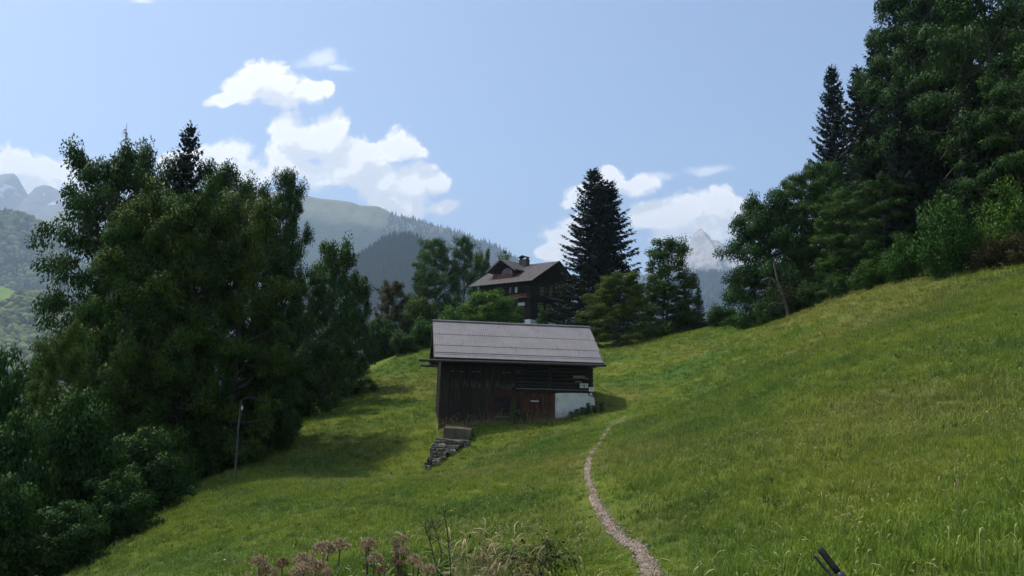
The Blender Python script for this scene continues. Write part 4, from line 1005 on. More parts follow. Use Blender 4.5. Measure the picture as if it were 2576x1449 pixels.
# ------------------------------------------------------------------ retaining wall of field stones with a concrete block
c3 = crop(1640, 1640, .17946)
def stone_wall():
    org = P(*c3(600, 1180), 43.6)
    t = thing('retaining_wall', 'dry stone retaining wall topped by a concrete block below the barn', 'wall', org)
    def dep(y): return 45.0 - (y-480)/700*1.5
    def stone(name, x0, x1, y0, y1, m, depth=.45, bev=.05, rough=.035):
        d = dep((y0+y1)/2); a = P(*c3(x0, y1), d); b = P(*c3(x1, y0), d); rng = random.Random(int(x0*7+y0))
        bm = bmesh.new(); bmesh.ops.create_cube(bm, size=1.0)
        bmesh.ops.scale(bm, vec=(abs(b[0]-a[0])*1.0, depth, abs(b[2]-a[2])*1.0), verts=bm.verts[:])
        bmesh.ops.subdivide_edges(bm, edges=bm.edges[:], cuts=1)
        mx = max(abs(b[0]-a[0]), abs(b[2]-a[2]))
        for v in bm.verts: v.co += Vector([rng.uniform(-1, 1)*rough*min(1, mx*1.6) for _ in range(3)])
        if bev: bmesh.ops.bevel(bm, geom=bm.edges[:], offset=min(bev, mx*.06), segments=1, affect='EDGES', clamp_overlap=True)
        me = bpy.data.meshes.new(name); bm.to_mesh(me); bm.free(); me.materials.append(m)
        o = obj(name, me, t); o.location = Vector((a+b)/2-org) + Vector((0, depth*.5-.05+rng.uniform(-.04, .04), 0))
        o.rotation_euler = (rng.uniform(-.05, .05)*bool(bev), rng.uniform(-.07, .07)*bool(bev), rng.uniform(-.08, .08))
        return o
    for q in [(405,592,474,528),(392,525,530,592),(530,598,525,592),(602,1024,500,628),(1032,1165,520,680),(340,636,598,690),(642,950,632,718),(300,392,692,768),(430,608,696,764),(612,856,716,798),
              (285,352,772,888),(352,432,770,850),(434,520,780,890),(522,652,776,886),(300,352,892,968),(352,542,915,985),(480,640,885,930),(226,330,930,1062),(332,520,975,1078),(172,240,1005,1078),(178,308,1080,1184),(395,470,690,760),(356,440,852,912),(250,300,880,940)]:
        stone('stone', *q, stone_m)
    o = stone('concrete_block', 592, 1216, 256, 476, concrete, 1.1, .03, .008)
    a = P(*c3(300, 1150), 44.6)-org; b = P(*c3(1100, 520), 45.8)-org
    V = [P(*c3(x, y), d)-org for d in (44.05, 47.2) for x, y in ((215, 1150), (560, 1080), (1140, 640), (1140, 500), (420, 500))]
    V = [v+np.array([0, (.0 if i < 5 else 0)+(1.0 if i % 5 > 1 and i < 5 else 0), 0]) for i, v in enumerate(V)]
    obj('core', mesh_np('core', V, [(0, 1, 2, 3, 4), (9, 8, 7, 6, 5)] + [(i, i+5, (i+1) % 5+5, (i+1) % 5) for i in range(5)], (mat_noise('soil', [(0, (.012, .010, .008)), (1, (.03, .026, .02))], 5),)), t)
stone_wall()

# ------------------------------------------------------------------ the house on the knoll
c2 = crop(1700, 880, .3037)
HD = 105.0; H0 = P(*c2(1275, 1310), HD); H0[2] = P(530, 332, HD)[2]; HROT = rad(50)
hxv = np.array([math.cos(HROT), math.sin(HROT), 0]); hyv = np.array([-math.sin(HROT), math.cos(HROT), 0])
def on_x(x, y, x0=0.0):      # hits the plane local x = x0 -> (local y, z)
    r = ray(*c2(x, y)); q0 = H0 + hxv*x0; t = (q0-EYE).dot(hxv)/r.dot(hxv); q = EYE+r*t; return float((q-H0).dot(hyv)), float(q[2]-H0[2])
def on_y(x, y, y0=0.0):
    r = ray(*c2(x, y)); q0 = H0 + hyv*y0; t = (q0-EYE).dot(hyv)/r.dot(hyv); q = EYE+r*t; return float((q-H0).dot(hxv)), float(q[2]-H0[2])
house = thing('chalet', 'dark timber chalet with a dormer balcony and white plinth on the knoll', 'house', H0, HROT)
hw_dark = mat_noise('chalet_timber', [(0, (.012, .008, .008)), (.6, (.028, .018, .016)), (1, (.05, .032, .028))], 1.6, .85, .2, .3, (.6, .6, 5))
hw_red = mat_noise('balcony_timber', [(0, (.07, .026, .016)), (1, (.17, .07, .04))], 2, .7, .25, .3, (4, 4, .6), obj_var=.25)
h_roof = mat_noise('slate_shingles', [(0, (.055, .048, .048)), (.5, (.09, .08, .078)), (1, (.14, .128, .122))], 1.8, .85, .25, .6, (1, 1, 2.2), detail=8, bdist=.05)
h_white = mat_noise('white_render', [(0, (.62, .63, .66)), (1, (.76, .77, .80))], .9, .9, .1)
pane_m, nt = new_mat('window_glass'); finish(nt, principled(nt, (.03, .035, .04), .08, .6))
curtain = mat_noise('curtain', [(0, (.45, .46, .48)), (1, (.6, .61, .63))], 3, .9)
frame_m = mat_noise('window_frame_wood', [(0, (.16, .15, .14)), (1, (.26, .25, .23))], 3, .7)
OV = 1.25
yA = on_x(475, 800, -OV); zE = (on_x(1310, 745, -OV)[1] + yA[1])/2; apex = on_y(1655, 485, -OV); HWd = 2*apex[0]; zR = apex[1]; HLn = yA[0]-OV+.2
zpl = on_y(1275, 1245)[1]
def prism_house(x0, x1, y0, y1, zb, zt, inset):
    xm = HWd/2; k = (zR-zE)/(xm+OV)
    zw = zE + k*(x0+OV) - inset
    pr = [(x0, zb), (x1, zb), (x1, zw), (xm, zR-inset), (x0, zw)]
    V = [(x, y, z) for y in (y0, y1) for x, z in pr]
    return V, [(0, 1, 2, 3, 4), (9, 8, 7, 6, 5)] + [(i, i+5, (i+1) % 5+5, (i+1) % 5) for i in range(5)]
hwall = obj('wall', mesh_np('wall', *prism_house(0, HWd, 0, HLn, zpl, 0, .25), (hw_dark,)), house)
# horizontal timber courses on the two visible fronts
nc = 16; zt_ = zE + (zR-zE)/(HWd/2+OV)*OV - .3
for i in range(nc):
    za = zpl + (zt_-zpl)*i/nc; zb = zpl + (zt_-zpl)*(i+1)/nc - .03
    box('timber', (-.06-.02*(i % 2), -.001, .0, HLn, za, zb), hw_dark, hwall)
    box('timber', (0.0, HWd, -.06-.02*(i % 2), -.001, za, zb), hw_dark, hwall)
box('plinth', (-.25, HWd+.1, -.25, HLn+.1, -2.5, zpl), h_white, house)
pl = on_y(1590, 1265), on_y(1620, 1320)
box('plinth_door', (pl[0][0], pl[1][0]+.3, -.27, -.24, -.2, pl[0][1]), hw_dark, house)
pl2 = on_y(1385, 1262), on_y(1405, 1320); box('plinth_opening', (pl2[0][0], pl2[1][0], -.268, -.24, -.2, pl2[0][1]), hw_dark, house)
def slab(name, quad, th, m, parent):
    a, b, c, d = [np.array(q, float) for q in quad]; n = np.cross(b-a, d-a); n /= np.linalg.norm(n)
    if n[2] < 0: n = -n
    V = [a, b, c, d, a-n*th, b-n*th, c-n*th, d-n*th]
    F = [(0, 1, 2, 3), (7, 6, 5, 4), (0, 4, 5, 1), (1, 5, 6, 2), (2, 6, 7, 3), (3, 7, 4, 0)]
    me = mesh_np(name, V, F, (m,)); bm = bmesh.new(); bm.from_mesh(me); bmesh.ops.recalc_face_normals(bm, faces=bm.faces[:]); bm.to_mesh(me); bm.free()
    return obj(name, me, parent)
xm = HWd/2; y0r, y1r = -OV, yA[0]
hroof = slab('roof', [(-OV, y0r, zE), (xm, y0r, zR), (xm, y1r, zR), (-OV, y1r, zE)], .16, h_roof, house)
slab('roof_slope', [(HWd+OV, y0r, zE), (xm+.004, y0r, zR), (xm+.004, y1r, zR), (HWd+OV, y1r, zE)], .16, h_roof, hroof)
for yy in (y0r-.05, y1r):
    for sg in (0, 1):
        xe = -OV if not sg else HWd+OV
        V = [(xe, yy, zE-.26), (xm, yy, zR-.26), (xm, yy, zR+.04), (xe, yy, zE+.04)]; V += [(a, b+.05, c) for a, b, c in V]
        obj('bargeboard', mesh_np('bargeboard', V, [(0, 1, 2, 3), (7, 6, 5, 4), (0, 4, 5, 1), (3, 2, 6, 7), (0, 3, 7, 4), (1, 5, 6, 2)], (hw_dark,)), hroof)
tube('eave_gutter', [(-OV-.06, y0r, zE-.08), (-OV-.06, y1r, zE-.08)], [.07]*2, metal_dark, hroof, 8)
krf = (zR-zE)/(xm+OV)
def rz_(x): return zE + krf*(x+OV)
# dormer
xf = .2                                                       # front edge of the dormer roof
ap = on_x(890, 455, xf); le = on_x(700, 628, xf); re_ = on_x(1082, 592, xf)
zde = (le[1]+re_[1])/2; yc = (le[0]+re_[0])/2; hwD = (le[0]-re_[0])/2
xhit = min(xm-.1, (ap[1]-zE)/krf-OV); xeh = (zde-zE)/krf-OV
dorm = obj('dormer', mesh_np('dormer', [(xf+1.2, yc-hwD*.78, rz_(xf+1.2)-.3), (xf+1.2, yc+hwD*.78, rz_(xf+1.2)-.3), (xf+1.2, yc+hwD*.78, zde+.05), (xf+1.2, yc, ap[1]-.45), (xf+1.2, yc-hwD*.78, zde+.05),
      (xeh+1.5, yc-hwD*.78, rz_(xeh+1.5)-.3), (xeh+1.5, yc+hwD*.78, rz_(xeh+1.5)-.3), (xeh+1.5, yc+hwD*.78, zde+.05), (xeh+1.5, yc, ap[1]-.45), (xeh+1.5, yc-hwD*.78, zde+.05)],
      [(0, 4, 3, 2, 1), (5, 6, 7, 8, 9), (0, 1, 6, 5), (1, 2, 7, 6), (2, 3, 8, 7), (3, 4, 9, 8), (4, 0, 5, 9)], (hw_dark,)), house)
for sg in (-1, 1):
    slab('dormer_roof', [(xf, yc+sg*hwD, zde), (xf, yc+sg*.003, ap[1]), (xhit+.3, yc+sg*.003, ap[1]), (xeh+.3, yc+sg*hwD, zde)], .12, h_roof, dorm)
    V = [(xf-.05, yc+sg*hwD, zde-.24), (xf-.05, yc, ap[1]-.22), (xf-.05, yc, ap[1]+.03), (xf-.05, yc+sg*hwD, zde+.02)]; V += [(a+.045, b, c) for a, b, c in V]
    obj('bargeboard', mesh_np('bargeboard', V, [(0, 1, 2, 3), (7, 6, 5, 4), (0, 4, 5, 1), (3, 2, 6, 7), (0, 3, 7, 4), (1, 5, 6, 2)], (mat_noise('verge_board', [(0, (.10, .09, .085)), (1, (.2, .185, .17))], 3),)), dorm)
# arched dormer window
wl = on_x(912, 650, xf+1.15); wr = on_x(1043, 650, xf+1.15); wt = on_x(985, 578, xf+1.15)
wc = (wl[0]+wr[0])/2; wr_ = (wl[0]-wr[0])/2; zb0 = wl[1]-.4
def arch(name, rr, xx, m, parent, z0):
    pts = [(wc-rr, z0), (wc+rr, z0)] + [(wc+rr*math.cos(a), wl[1]+(wt[1]-wl[1])*rr/wr_*math.sin(a)) for a in np.linspace(0, math.pi, 13)]
    n = len(pts); V = [(xx, y, z) for y, z in pts] + [(xx+.06, y, z) for y, z in pts]
    return obj(name, mesh_np(name, V, [tuple(range(n)), tuple(range(n, 2*n))[::-1]] + [(i, i+n, (i+1) % n+n, (i+1) % n) for i in range(n)], (m,)), parent)
win = arch('arched_window', wr_, xf+1.13, frame_m, dorm, zb0); arch('pane', wr_*.84, xf+1.10, pane_m, win, zb0+.05)
for f in (-.4, .0, .4): box('mullion', (xf+1.06, xf+1.10, wc+f*wr_-.04, wc+f*wr_+.04, zb0, wl[1]+(wt[1]-wl[1])*(.95 if f == 0 else .75)), frame_m, win)
# dormer balcony
bl_ = on_x(800, 655, xf+.1); brr = on_x(1047, 655, xf+.1); bbot = on_x(920, 745, xf+.1)[1]; btop = (bl_[1]+brr[1])/2
balc = box('balcony', (xf+.05, xf+1.2, brr[0], bl_[0], bbot-.12, bbot), hw_red, house)
box('rail', (xf+.03, xf+.13, brr[0]-.04, bl_[0]+.04, btop-.1, btop), hw_red, balc); box('rail', (xf+.04, xf+.12, brr[0], bl_[0], bbot+.1, bbot+.2), hw_red, balc)
nb_ = 15; bal_me = mesh_np('baluster', *box_vf(-.02, .02, -.055, .055, 0, btop-bbot-.15), (hw_red,))
for i in range(nb_):
    o = obj('baluster', bal_me, balc); o.location = (xf+.06, brr[0]+.08+(bl_[0]-brr[0]-.16)*i/(nb_-1), bbot+.06)
for yy in (brr[0], bl_[0]): box('corner_post', (xf+.02, xf+.12, yy-.06, yy+.06, bbot-.3, btop+.05), hw_red, balc)
for sg, yy in ((-1, brr[0]), (1, bl_[0])): box('side_rail', (xf+.13, xf+1.3, yy-.03, yy+.03, bbot+.05, btop-.05), hw_red, balc)
# chimney
xch = xm-.5; cl_ = on_x(1150, 500, xch); cr_ = on_x(1245, 500, xch); ctop = on_x(1200, 468, xch)[1]
chim = box('chimney', (xch-.35, xch+.45, min(cl_[0], cr_[0]), max(cl_[0], cr_[0]), rz_(xch)-1.2, ctop), mat_noise('chimney_brick', [(0, (.05, .045, .045)), (1, (.11, .10, .10))], 4, .9, .2, .3), hroof)
for yy in (min(cl_[0], cr_[0])+.05, max(cl_[0], cr_[0])-.15): box('cap_post', (xch-.25, xch+.35, yy, yy+.1, ctop+.002, ctop+.3), metal_dark, chim)
for sg in (-1, 1): slab('cap', [(xch-.5, (cl_[0]+cr_[0])/2+sg*.85, ctop+.28), (xch-.5, (cl_[0]+cr_[0])/2+sg*.002, ctop+.6), (xch+.6, (cl_[0]+cr_[0])/2+sg*.002, ctop+.6), (xch+.6, (cl_[0]+cr_[0])/2+sg*.85, ctop+.28)], .05, metal_dark, chim)
# windows: on the eave front (x) and the gable (y)
def window_x(x0, x1, y0, y1, inner):
    a = on_x(x0, y1); b = on_x(x1, y0); ya, yb = sorted((a[0], b[0]))
    w = box('window', (-.14, -.05, ya, yb, a[1], b[1]), frame_m, house); box('pane', (-.16, -.141, ya+.06, yb-.06, a[1]+.06, b[1]-.06), inner, w); return w
window_x(1085, 1120, 822, 900, curtain); window_x(1010, 1035, 830, 900, pane_m)
w = window_x(1122, 1215, 1020, 1075, curtain)
def window_y(x0, x1, y0, y1, nm=2):
    a = on_y(x0, y1); b = on_y(x1, y0); w = box('window', (a[0], b[0], -.14, -.05, a[1], b[1]), frame_m, house)
    for i in range(nm):
        for j in range(2):
            wx = (b[0]-a[0])/nm; wz = (b[1]-a[1])/2; box('pane', (a[0]+wx*i+.05, a[0]+wx*(i+1)-.04, -.16, -.141, a[1]+wz*j+.05, a[1]+wz*(j+1)-.04), pane_m, w)
window_y(1400, 1445, 835, 925); window_y(1520, 1560, 835, 935); window_y(1640, 1682, 845, 945); window_y(1368, 1440, 1040, 1110, 3); window_y(1482, 1550, 1060, 1160, 3)
for (x0, x1, y0, y1) in [(1465, 1490, 835, 890), (1592, 1620, 845, 900)]:
    a = on_y(x0, y1); b = on_y(x1, y0); box('shutter', (a[0], b[0], -.15, -.07, a[1], b[1]), hw_red, house)
# lower balcony on the eave front and canopy on the gable
a = on_x(1010, 962, -1.0); b = on_x(1228, 908, -1.0); ya, yb = sorted((a[0], b[0]))
lb_ = box('balcony', (-1.05, -.09, ya, yb, a[1]-.12, a[1]), hw_red, house); box('rail', (-1.07, -.97, ya, yb, b[1]-.1, b[1]), hw_red, lb_)
nb_ = int((yb-ya)/.22); me_ = mesh_np('baluster', *box_vf(-.015, .015, -.08, .08, 0, b[1]-a[1]-.1), (hw_red,))
for i in range(nb_):
    o = obj('baluster', me_, lb_); o.location = (-1.02, ya+.1+(yb-ya-.2)*i/(nb_-1), a[1]+.02)
a = on_y(1450, 965); b = on_y(1690, 1020)
slab('canopy', [(a[0], -.09, a[1]+.3), (b[0]+.5, -.09, a[1]+.3), (b[0]+.5, -1.5, a[1]-.25), (a[0], -1.5, a[1]-.25)], .08, h_roof, house)

# ------------------------------------------------------------------ telephone pole at the edge of the left stand
def pole():
    b = P(235, 474, 39.0); b[2] = Zs(b[0], b[1]); top = P(236.5, 401, 39.0)
    t = thing('wooden_pole', 'thin weathered wooden pole standing in front of the dark left stand', 'pole', b)
    h = top[2]-b[2]
    tube('shaft', [(0, 0, -.3), (0.0, 0, h*.3), (-.02, 0, h*.65), (0.03, 0, h)], [.055, .052, .048, .044], mat_noise('pole_wood', [(0, (.06, .055, .05)), (1, (.22, .21, .20))], 2, .9, .1, .4, (3, 3, .35)), t)
    tube('top_block', [(.03, -.02, h-.75), (.03, -.02, h+.02)], [.065, .065], mat_noise('pole_top', [(0, (.05, .045, .04)), (1, (.12, .11, .10))], 3), t, 6)
    tube('insulator', [(.12, -.07, h-.42), (.12, -.07, h-.32), (.12, -.07, h-.22)], [.045, .05, .025], white_paint, t, 8)
    tube('collar', [(0, 0, h*.34), (0, 0, h*.36)], [.085, .085], metal_dark, t, 8)
pole()

# ------------------------------------------------------------------ bicycle laid against the uphill bank, only its grip in the picture
rubber = mat_noise('black_rubber', [(0, (.008, .008, .009)), (1, (.016, .016, .017))], 30, .75, .3, .3)
alloy = mat_noise('scratched_black_alloy', [(0, (.010, .011, .013)), (1, (.03, .032, .036))], 12, .4, .5)
chrome = mat_noise('brushed_steel', [(0, (.35, .36, .38)), (1, (.5, .51, .53))], 20, .35, .5, metal=.9)
def bicycle():
    tip = P(820.5, 549.5, 3.95); base_ = P(836.5, 570.5, 3.90)
    yv = tip-base_; yv /= np.linalg.norm(yv); xv = np.array([.12, 1, .05]); xv -= yv*xv.dot(yv); xv /= np.linalg.norm(xv); zv = np.cross(xv, yv)
    M = Matrix(((xv[0], yv[0], zv[0]), (xv[1], yv[1], zv[1]), (xv[2], yv[2], zv[2])))
    BAR = np.array([-.02, .345, 1.02])                        # left bar end in bicycle coordinates
    org = tip - (xv*BAR[0]+yv*BAR[1]+zv*BAR[2])
    t = thing('bicycle', 'bicycle with a black rubber grip and brake lever poking into the bottom right', 'bicycle', org); t.rotation_euler = M.to_euler()
    T = lambda n, p, r, m, par=t, s=10: tube(n, p, r, m, par, s)
    hb = T('handlebar', [(-.02, -.345, 1.02), (-.01, -.2, 1.02), (0, -.06, 1.0), (0, .06, 1.0), (-.01, .2, 1.02), (-.02, .26, 1.02)], [.011, .011, .0155, .0155, .011, .011], alloy)
    for sg in (-1, 1):
        g = T('grip', [(-.02, sg*.352, 1.02), (-.02, sg*.35, 1.02), (-.02, sg*.338, 1.02), (-.02, sg*.30, 1.02), (-.02, sg*.25, 1.02), (-.02, sg*.222, 1.02), (-.02, sg*.218, 1.02)], [.003, .014, .0175, .0165, .0165, .0175, .012], rubber, hb, 14)
        T('clamp', [(-.02, sg*.216, 1.02), (-.02, sg*.205, 1.02), (-.02, sg*.16, 1.02), (-.02, sg*.150, 1.02)], [.017, .024, .026, .016], alloy, hb, 12)
        T('lever_body', [(-.02, sg*.19, 1.02), (.02, sg*.19, 1.005), (.045, sg*.2, 1.0)], [.018, .016, .013], alloy, hb)
        T('brake_lever', [(.04, sg*.18, 1.0), (.062, sg*.22, .992), (.066, sg*.28, .988), (.058, sg*.325, .985), (.062, sg*.342, .983)], [.009, .008, .007, .007, .009], alloy, hb)
        T('lever_bolt', [(.03, sg*.188, 1.014), (.036, sg*.188, 1.03)], [.007, .007], chrome, hb, 8)
    T('stem', [(0, 0, 1.0), (-.06, 0, .97), (-.08, 0, .92)], [.02, .018, .018], alloy)
    for sg in (-1, 1): T('fork_leg', [(-.07, sg*.05, .78), (.0, sg*.055, .5), (.04, sg*.055, .34)], [.018, .016, .012], alloy)
    T('head_tube', [(-.08, 0, .93), (-.065, 0, .77)], [.024, .024], alloy)
    T('top_tube', [(-.08, 0, .88), (-.62, 0, .72)], [.02, .018], alloy); T('down_tube', [(-.07, 0, .79), (-.50, 0, .30)], [.024, .024], alloy)
    T('seat_tube', [(-.50, 0, .30), (-.66, 0, .82)], [.018, .016], alloy)
    for sg in (-1, 1): T('chain_stay', [(-.50, sg*.03, .30), (-.94, sg*.065, .34)], [.011, .01], alloy); T('seat_stay', [(-.63, sg*.02, .72), (-.94, sg*.065, .34)], [.01, .009], alloy)
    T('saddle', [(-.52, 0, .90), (-.60, 0, .905), (-.72, 0, .91), (-.80, 0, .91)], [.02, .03, .06, .045], rubber)
    for cx in (.04, -.94):
        a = np.linspace(0, 2*math.pi, 41); ty = T('tyre', np.stack([cx+.33*np.cos(a), 0*a, .34+.33*np.sin(a)], 1), np.full(41, .026), rubber, t, 8)
        T('rim', np.stack([cx+.29*np.cos(a), 0*a, .34+.29*np.sin(a)], 1), np.full(41, .014), alloy, ty, 6); T('hub', [(cx, -.05, .34), (cx, .05, .34)], [.02, .02], chrome, ty)
        for k in range(16):
            q = 2*math.pi*k/16; T('spoke', [(cx, (-.03 if k % 2 else .03), .34), (cx+.285*math.cos(q), 0, .34+.285*math.sin(q))], [.0013]*2, chrome, ty, 4)
bicycle()

# ------------------------------------------------------------------ tall plants near the camera and at the barn
stem_m = mat_noise('plant_stem', [(0, (.045, .06, .025)), (1, (.09, .10, .045))], 9, .8)
stem_red = mat_noise('reddish_stem', [(0, (.07, .05, .03)), (1, (.14, .09, .05))], 9, .8)
def mat_fluff(name, a, b):
    m, nt = new_mat(name); r = nt.n('ShaderNodeAttribute', attribute_name='rnd').outputs['Fac']; finish(nt, principled(nt, nt.mix(r, a, b), .95, .05)); return m
fluff = mat_fluff('seed_fluff', (.24, .16, .085), (.62, .48, .31)); fluff_red = mat_fluff('seed_fluff_red', (.12, .06, .04), (.34, .20, .14))
def fluff_head(seed, R=.055, n=20):
    rng = np.random.default_rng(seed); V = []; F = []; rr = []
    for i in range(n):
        a = i*2.4; k = math.sqrt((i+.5)/n); c = np.array([math.cos(a)*R*k, math.sin(a)*R*k, R*.85*(1-k*k)+rng.uniform(-.01, .01)]); q = R*rng.uniform(.34, .46)
        m = 46; d = rng.normal(0, 1, (m, 3)); d[:, 2] = d[:, 2]*.8+.45; d /= np.linalg.norm(d, axis=1)[:, None]
        s = np.cross(d, rng.normal(0, 1, (m, 3))); s /= np.linalg.norm(s, axis=1)[:, None]
        b = len(V)
        for j in range(m):
            L = q*rng.uniform(.75, 1.15); p0 = c+d[j]*q*.15; p1 = c+d[j]*L; w = q*.09
            V += [p0-s[j]*w*.5, p0+s[j]*w*.5, p1+s[j]*w, p1-s[j]*w]; F.append((len(V)-4, len(V)-3, len(V)-2, len(V)-1)); g = rng.random(); rr += [g*.35, g*.35, .45+g*.55, .45+g*.55]
    return np.array(V), np.array(F), rr
FH = []
for sd in range(4):
    v, f, r_ = fluff_head(sd); FH.append(mesh_np('seed_head', v, f, (fluff,), False, {'rnd': r_}))
v, f, r_ = fluff_head(9, .045, 14); FH.append(mesh_np('seed_head', v, f, (fluff_red,), False, {'rnd': r_}))
def lance_leaf(L, Wd):
    V = [(0, 0, 0), (L*.3, Wd*.5, .01), (L*.7, Wd*.35, -L*.05), (L, 0, -L*.2), (L*.7, -Wd*.35, -L*.05), (L*.3, -Wd*.5, .01), (L*.35, 0, -.01), (L*.7, 0, -L*.07)]
    F = [(0, 5, 6), (0, 6, 1), (1, 6, 7, 2), (5, 4, 7, 6), (2, 7, 3), (7, 4, 3)]
    return mesh_np('leaf', V, F, (LEAF['weed'],), True, {'rnd': np.random.default_rng(3).random(8)})
LL = lance_leaf(.13, .035); LS = lance_leaf(.07, .022)
def agrimony(label, heads, d, red=False):
    c = P(*heads[0][:2], d); gx, gy = c[0]+random.uniform(-.06, .06), c[1]+random.uniform(-.05, .12); gz = Zs(gx, gy); base = np.array([gx, gy, gz-.03])
    t = thing('hemp_agrimony', label, 'wildflower', base, 0, 'faded hemp agrimony in the foreground')
    tips = [P(x, y, d+random.uniform(-.08, .08))-base for x, y, s in heads]; top = np.mean(tips, 0); fork = top*.86
    tube('stem', [(0, 0, 0), fork*.5+np.array([.01, 0, 0]), fork], [.007, .006, .0045], stem_red, t, 6)
    for (x, y, s), tp in zip(heads, tips):
        tube('branch', [fork, (fork+tp)/2+np.array([0, 0, .01]), tp], [.004, .003, .003], stem_red, t, 5)
        o = obj('seed_head', FH[4] if red else random.choice(FH[:4]), t); k = s/FPX*d/.055; k *= 1.05; o.scale = (k, k, k*1.0); o.location = tp; o.rotation_euler = (random.uniform(-.3, .3), random.uniform(-.3, .3), random.uniform(0, 6))
        for q in range(2): l = obj('leaf', LS, t); l.location = fork+(tp-fork)*(.3+.3*q); l.rotation_euler = (0, .3, random.uniform(0, 6.28))
    for i in range(16):
        f = .25+.7*i/16; l = obj('leaf', LL, t); l.location = fork*f; l.rotation_euler = (random.uniform(-.2, .2), random.uniform(-.2, .5), i*1.57+(i//2)*.8+random.uniform(-.3, .3)); l.scale = (1.15-.35*f,)*3
for lab, hs_, d, rd in [
  ('leftmost faded pink seed head cluster at the bottom edge', [(259, 566, 8), (266, 574, 6)], 3.4, False),
  ('small seed head just right of the leftmost cluster, cut by the edge', [(272, 574.8, 5)], 3.5, False),
  ('dark reddish seed head between the two pale clusters', [(282, 566, 7)], 3.7, True),
  ('broad pale seed head cluster near the bottom edge', [(302, 564, 8.5), (310, 566, 7)], 3.3, False),
  ('pale seed head rising from the bottom edge below the broad cluster', [(304, 573, 8), (295, 575, 6)], 3.15, False),
  ('large pale pink seed head, left half of the high pair', [(323, 553, 9), (329, 549, 5)], 3.5, False),
  ('pale seed head with a tall leafy stem, right half of the high pair', [(340, 549, 8)], 3.6, False),
  ('seed head crowded under the high pair', [(320, 570, 8), (326, 574, 5)], 3.3, False),
  ('single round brownish-pink seed head standing alone', [(368.5, 547, 7), (366, 551, 5)], 3.6, False),
  ('flat pale seed head below the lone round one', [(374.7, 561.5, 7)], 3.5, False),
  ('branched sprig carrying small brown seed heads above the others', [(394.4, 541.5, 4), (403, 540.5, 4.2), (398, 551, 5.2), (404, 553, 5), (397, 556, 4)], 3.7, False),
  ('reddish seed head under the branched sprig', [(395, 562, 4.6), (400, 564, 4)], 3.6, True),
  ('wide seed head right of the branched sprig', [(413, 563.5, 6.5), (419, 567.5, 4.2)], 3.6, False),
  ('rightmost seed head half cut by the bottom edge', [(427.6, 572.5, 6.5), (432, 569, 4)], 3.4, False),
  ('small brown seed head peeping over the bottom edge', [(379.5, 572.5, 5), (385, 568, 4)], 3.3, True)]: agrimony(lab, hs_, d, rd)
def dock(label, pts, d, m, seed):
    rng = random.Random(seed); W = [P(x, y, d) for x, y in pts]; b = W[0].copy(); b[2] = Zs(b[0], b[1])-.02; P_ = [b-b] + [w-b for w in W]
    t = thing('dock_plant', label, 'weed', b, 0, 'thin dock stalks in the foreground')
    n = len(P_); tube('stem', P_, [.0038*(1-.6*i/n)+.001 for i in range(n)], m, t, 6)
    ta = np.linspace(0, 1, n); A = np.array(P_)
    for i in range(16):
        f = .55+.45*rng.random(); q = np.array([np.interp(f, ta, A[:, k]) for k in range(3)]); e = q+np.array([rng.uniform(-.07, .07), rng.uniform(-.05, .05), rng.uniform(.02, .06)])*.8
        tube('twig', [q, (q+e)/2, e], [.0015, .003, .001], m, t, 4)
    for i in range(7):
        f = .1+.4*rng.random(); q = np.array([np.interp(f, ta, A[:, k]) for k in range(3)]); l = obj('leaf', LS, t); l.location = q; l.rotation_euler = (0, rng.uniform(-.4, .4), rng.uniform(0, 6.28))
dock('tallest thin green dock stalk with upright seed twigs in the foreground', [(452, 590), (450, 560), (447, 530), (443, 507)], 4.6, stem_m, 1)
dock('thin bare dock stalk leaning left of the tallest one', [(441, 590), (436, 565), (430, 542), (424.6, 526.7)], 4.4, stem_m, 2)
dock('rust-brown dry dock stalk between the green ones', [(442, 590), (441, 550), (437, 535), (431.5, 519)], 4.9, stem_red, 3)
def bramble():
    rng = np.random.default_rng(8); c0 = P(528, 552, 9.2); b = np.array([c0[0], c0[1], Zs(c0[0], c0[1])])
    t = thing('bramble', 'half-dry bramble tangle with dark leaves in the foreground grass', 'bramble', b)
    parts = []; tips = []
    for i in range(26):
        a = rng.uniform(0, 6.28); L = rng.uniform(.3, .75); s = np.array([rng.normal(0, .25), rng.normal(0, .2), 0]); ts = np.linspace(0, 1, 6)
        p = s + np.stack([np.cos(a)*L*ts, np.sin(a)*L*ts*.6, (.38+.2*rng.random())*np.sin(ts*2.3)], 1); parts.append(tube_np(p, .006*(1-.7*ts)+.002, 4)); tips.append(p[2:])
    obj('canes', mesh_np('canes', *join_vf(parts), (stem_red,), True), t)
    q = np.concatenate(tips); n = 130; c = q[rng.integers(0, len(q), n)]+rng.normal(0, .05, (n, 3)); dd = rng.normal(0, 1, (n, 3)); dd[:, 2] -= .5
    V, F, r = leaf_quads(c, dd, rng.normal(0, .7, (n, 3))+[0, 0, 1], np.full(n, .055), np.full(n, .04), rng); obj('leaves', mesh_np('leaves', V, F, (LEAF['weed'],), False, {'rnd': r}), t)
    n = 200; c = q[rng.integers(0, len(q), n)]+rng.normal(0, .06, (n, 3)); V, F, r = leaf_quads(c, rng.normal(0, 1, (n, 3)), rng.normal(0, 1, (n, 3)), np.full(n, .06), np.full(n, .035), rng); obj('dry_leaves', mesh_np('dry_leaves', V, F, (LEAF['rust'],), False, {'rnd': r}), t)
bramble()
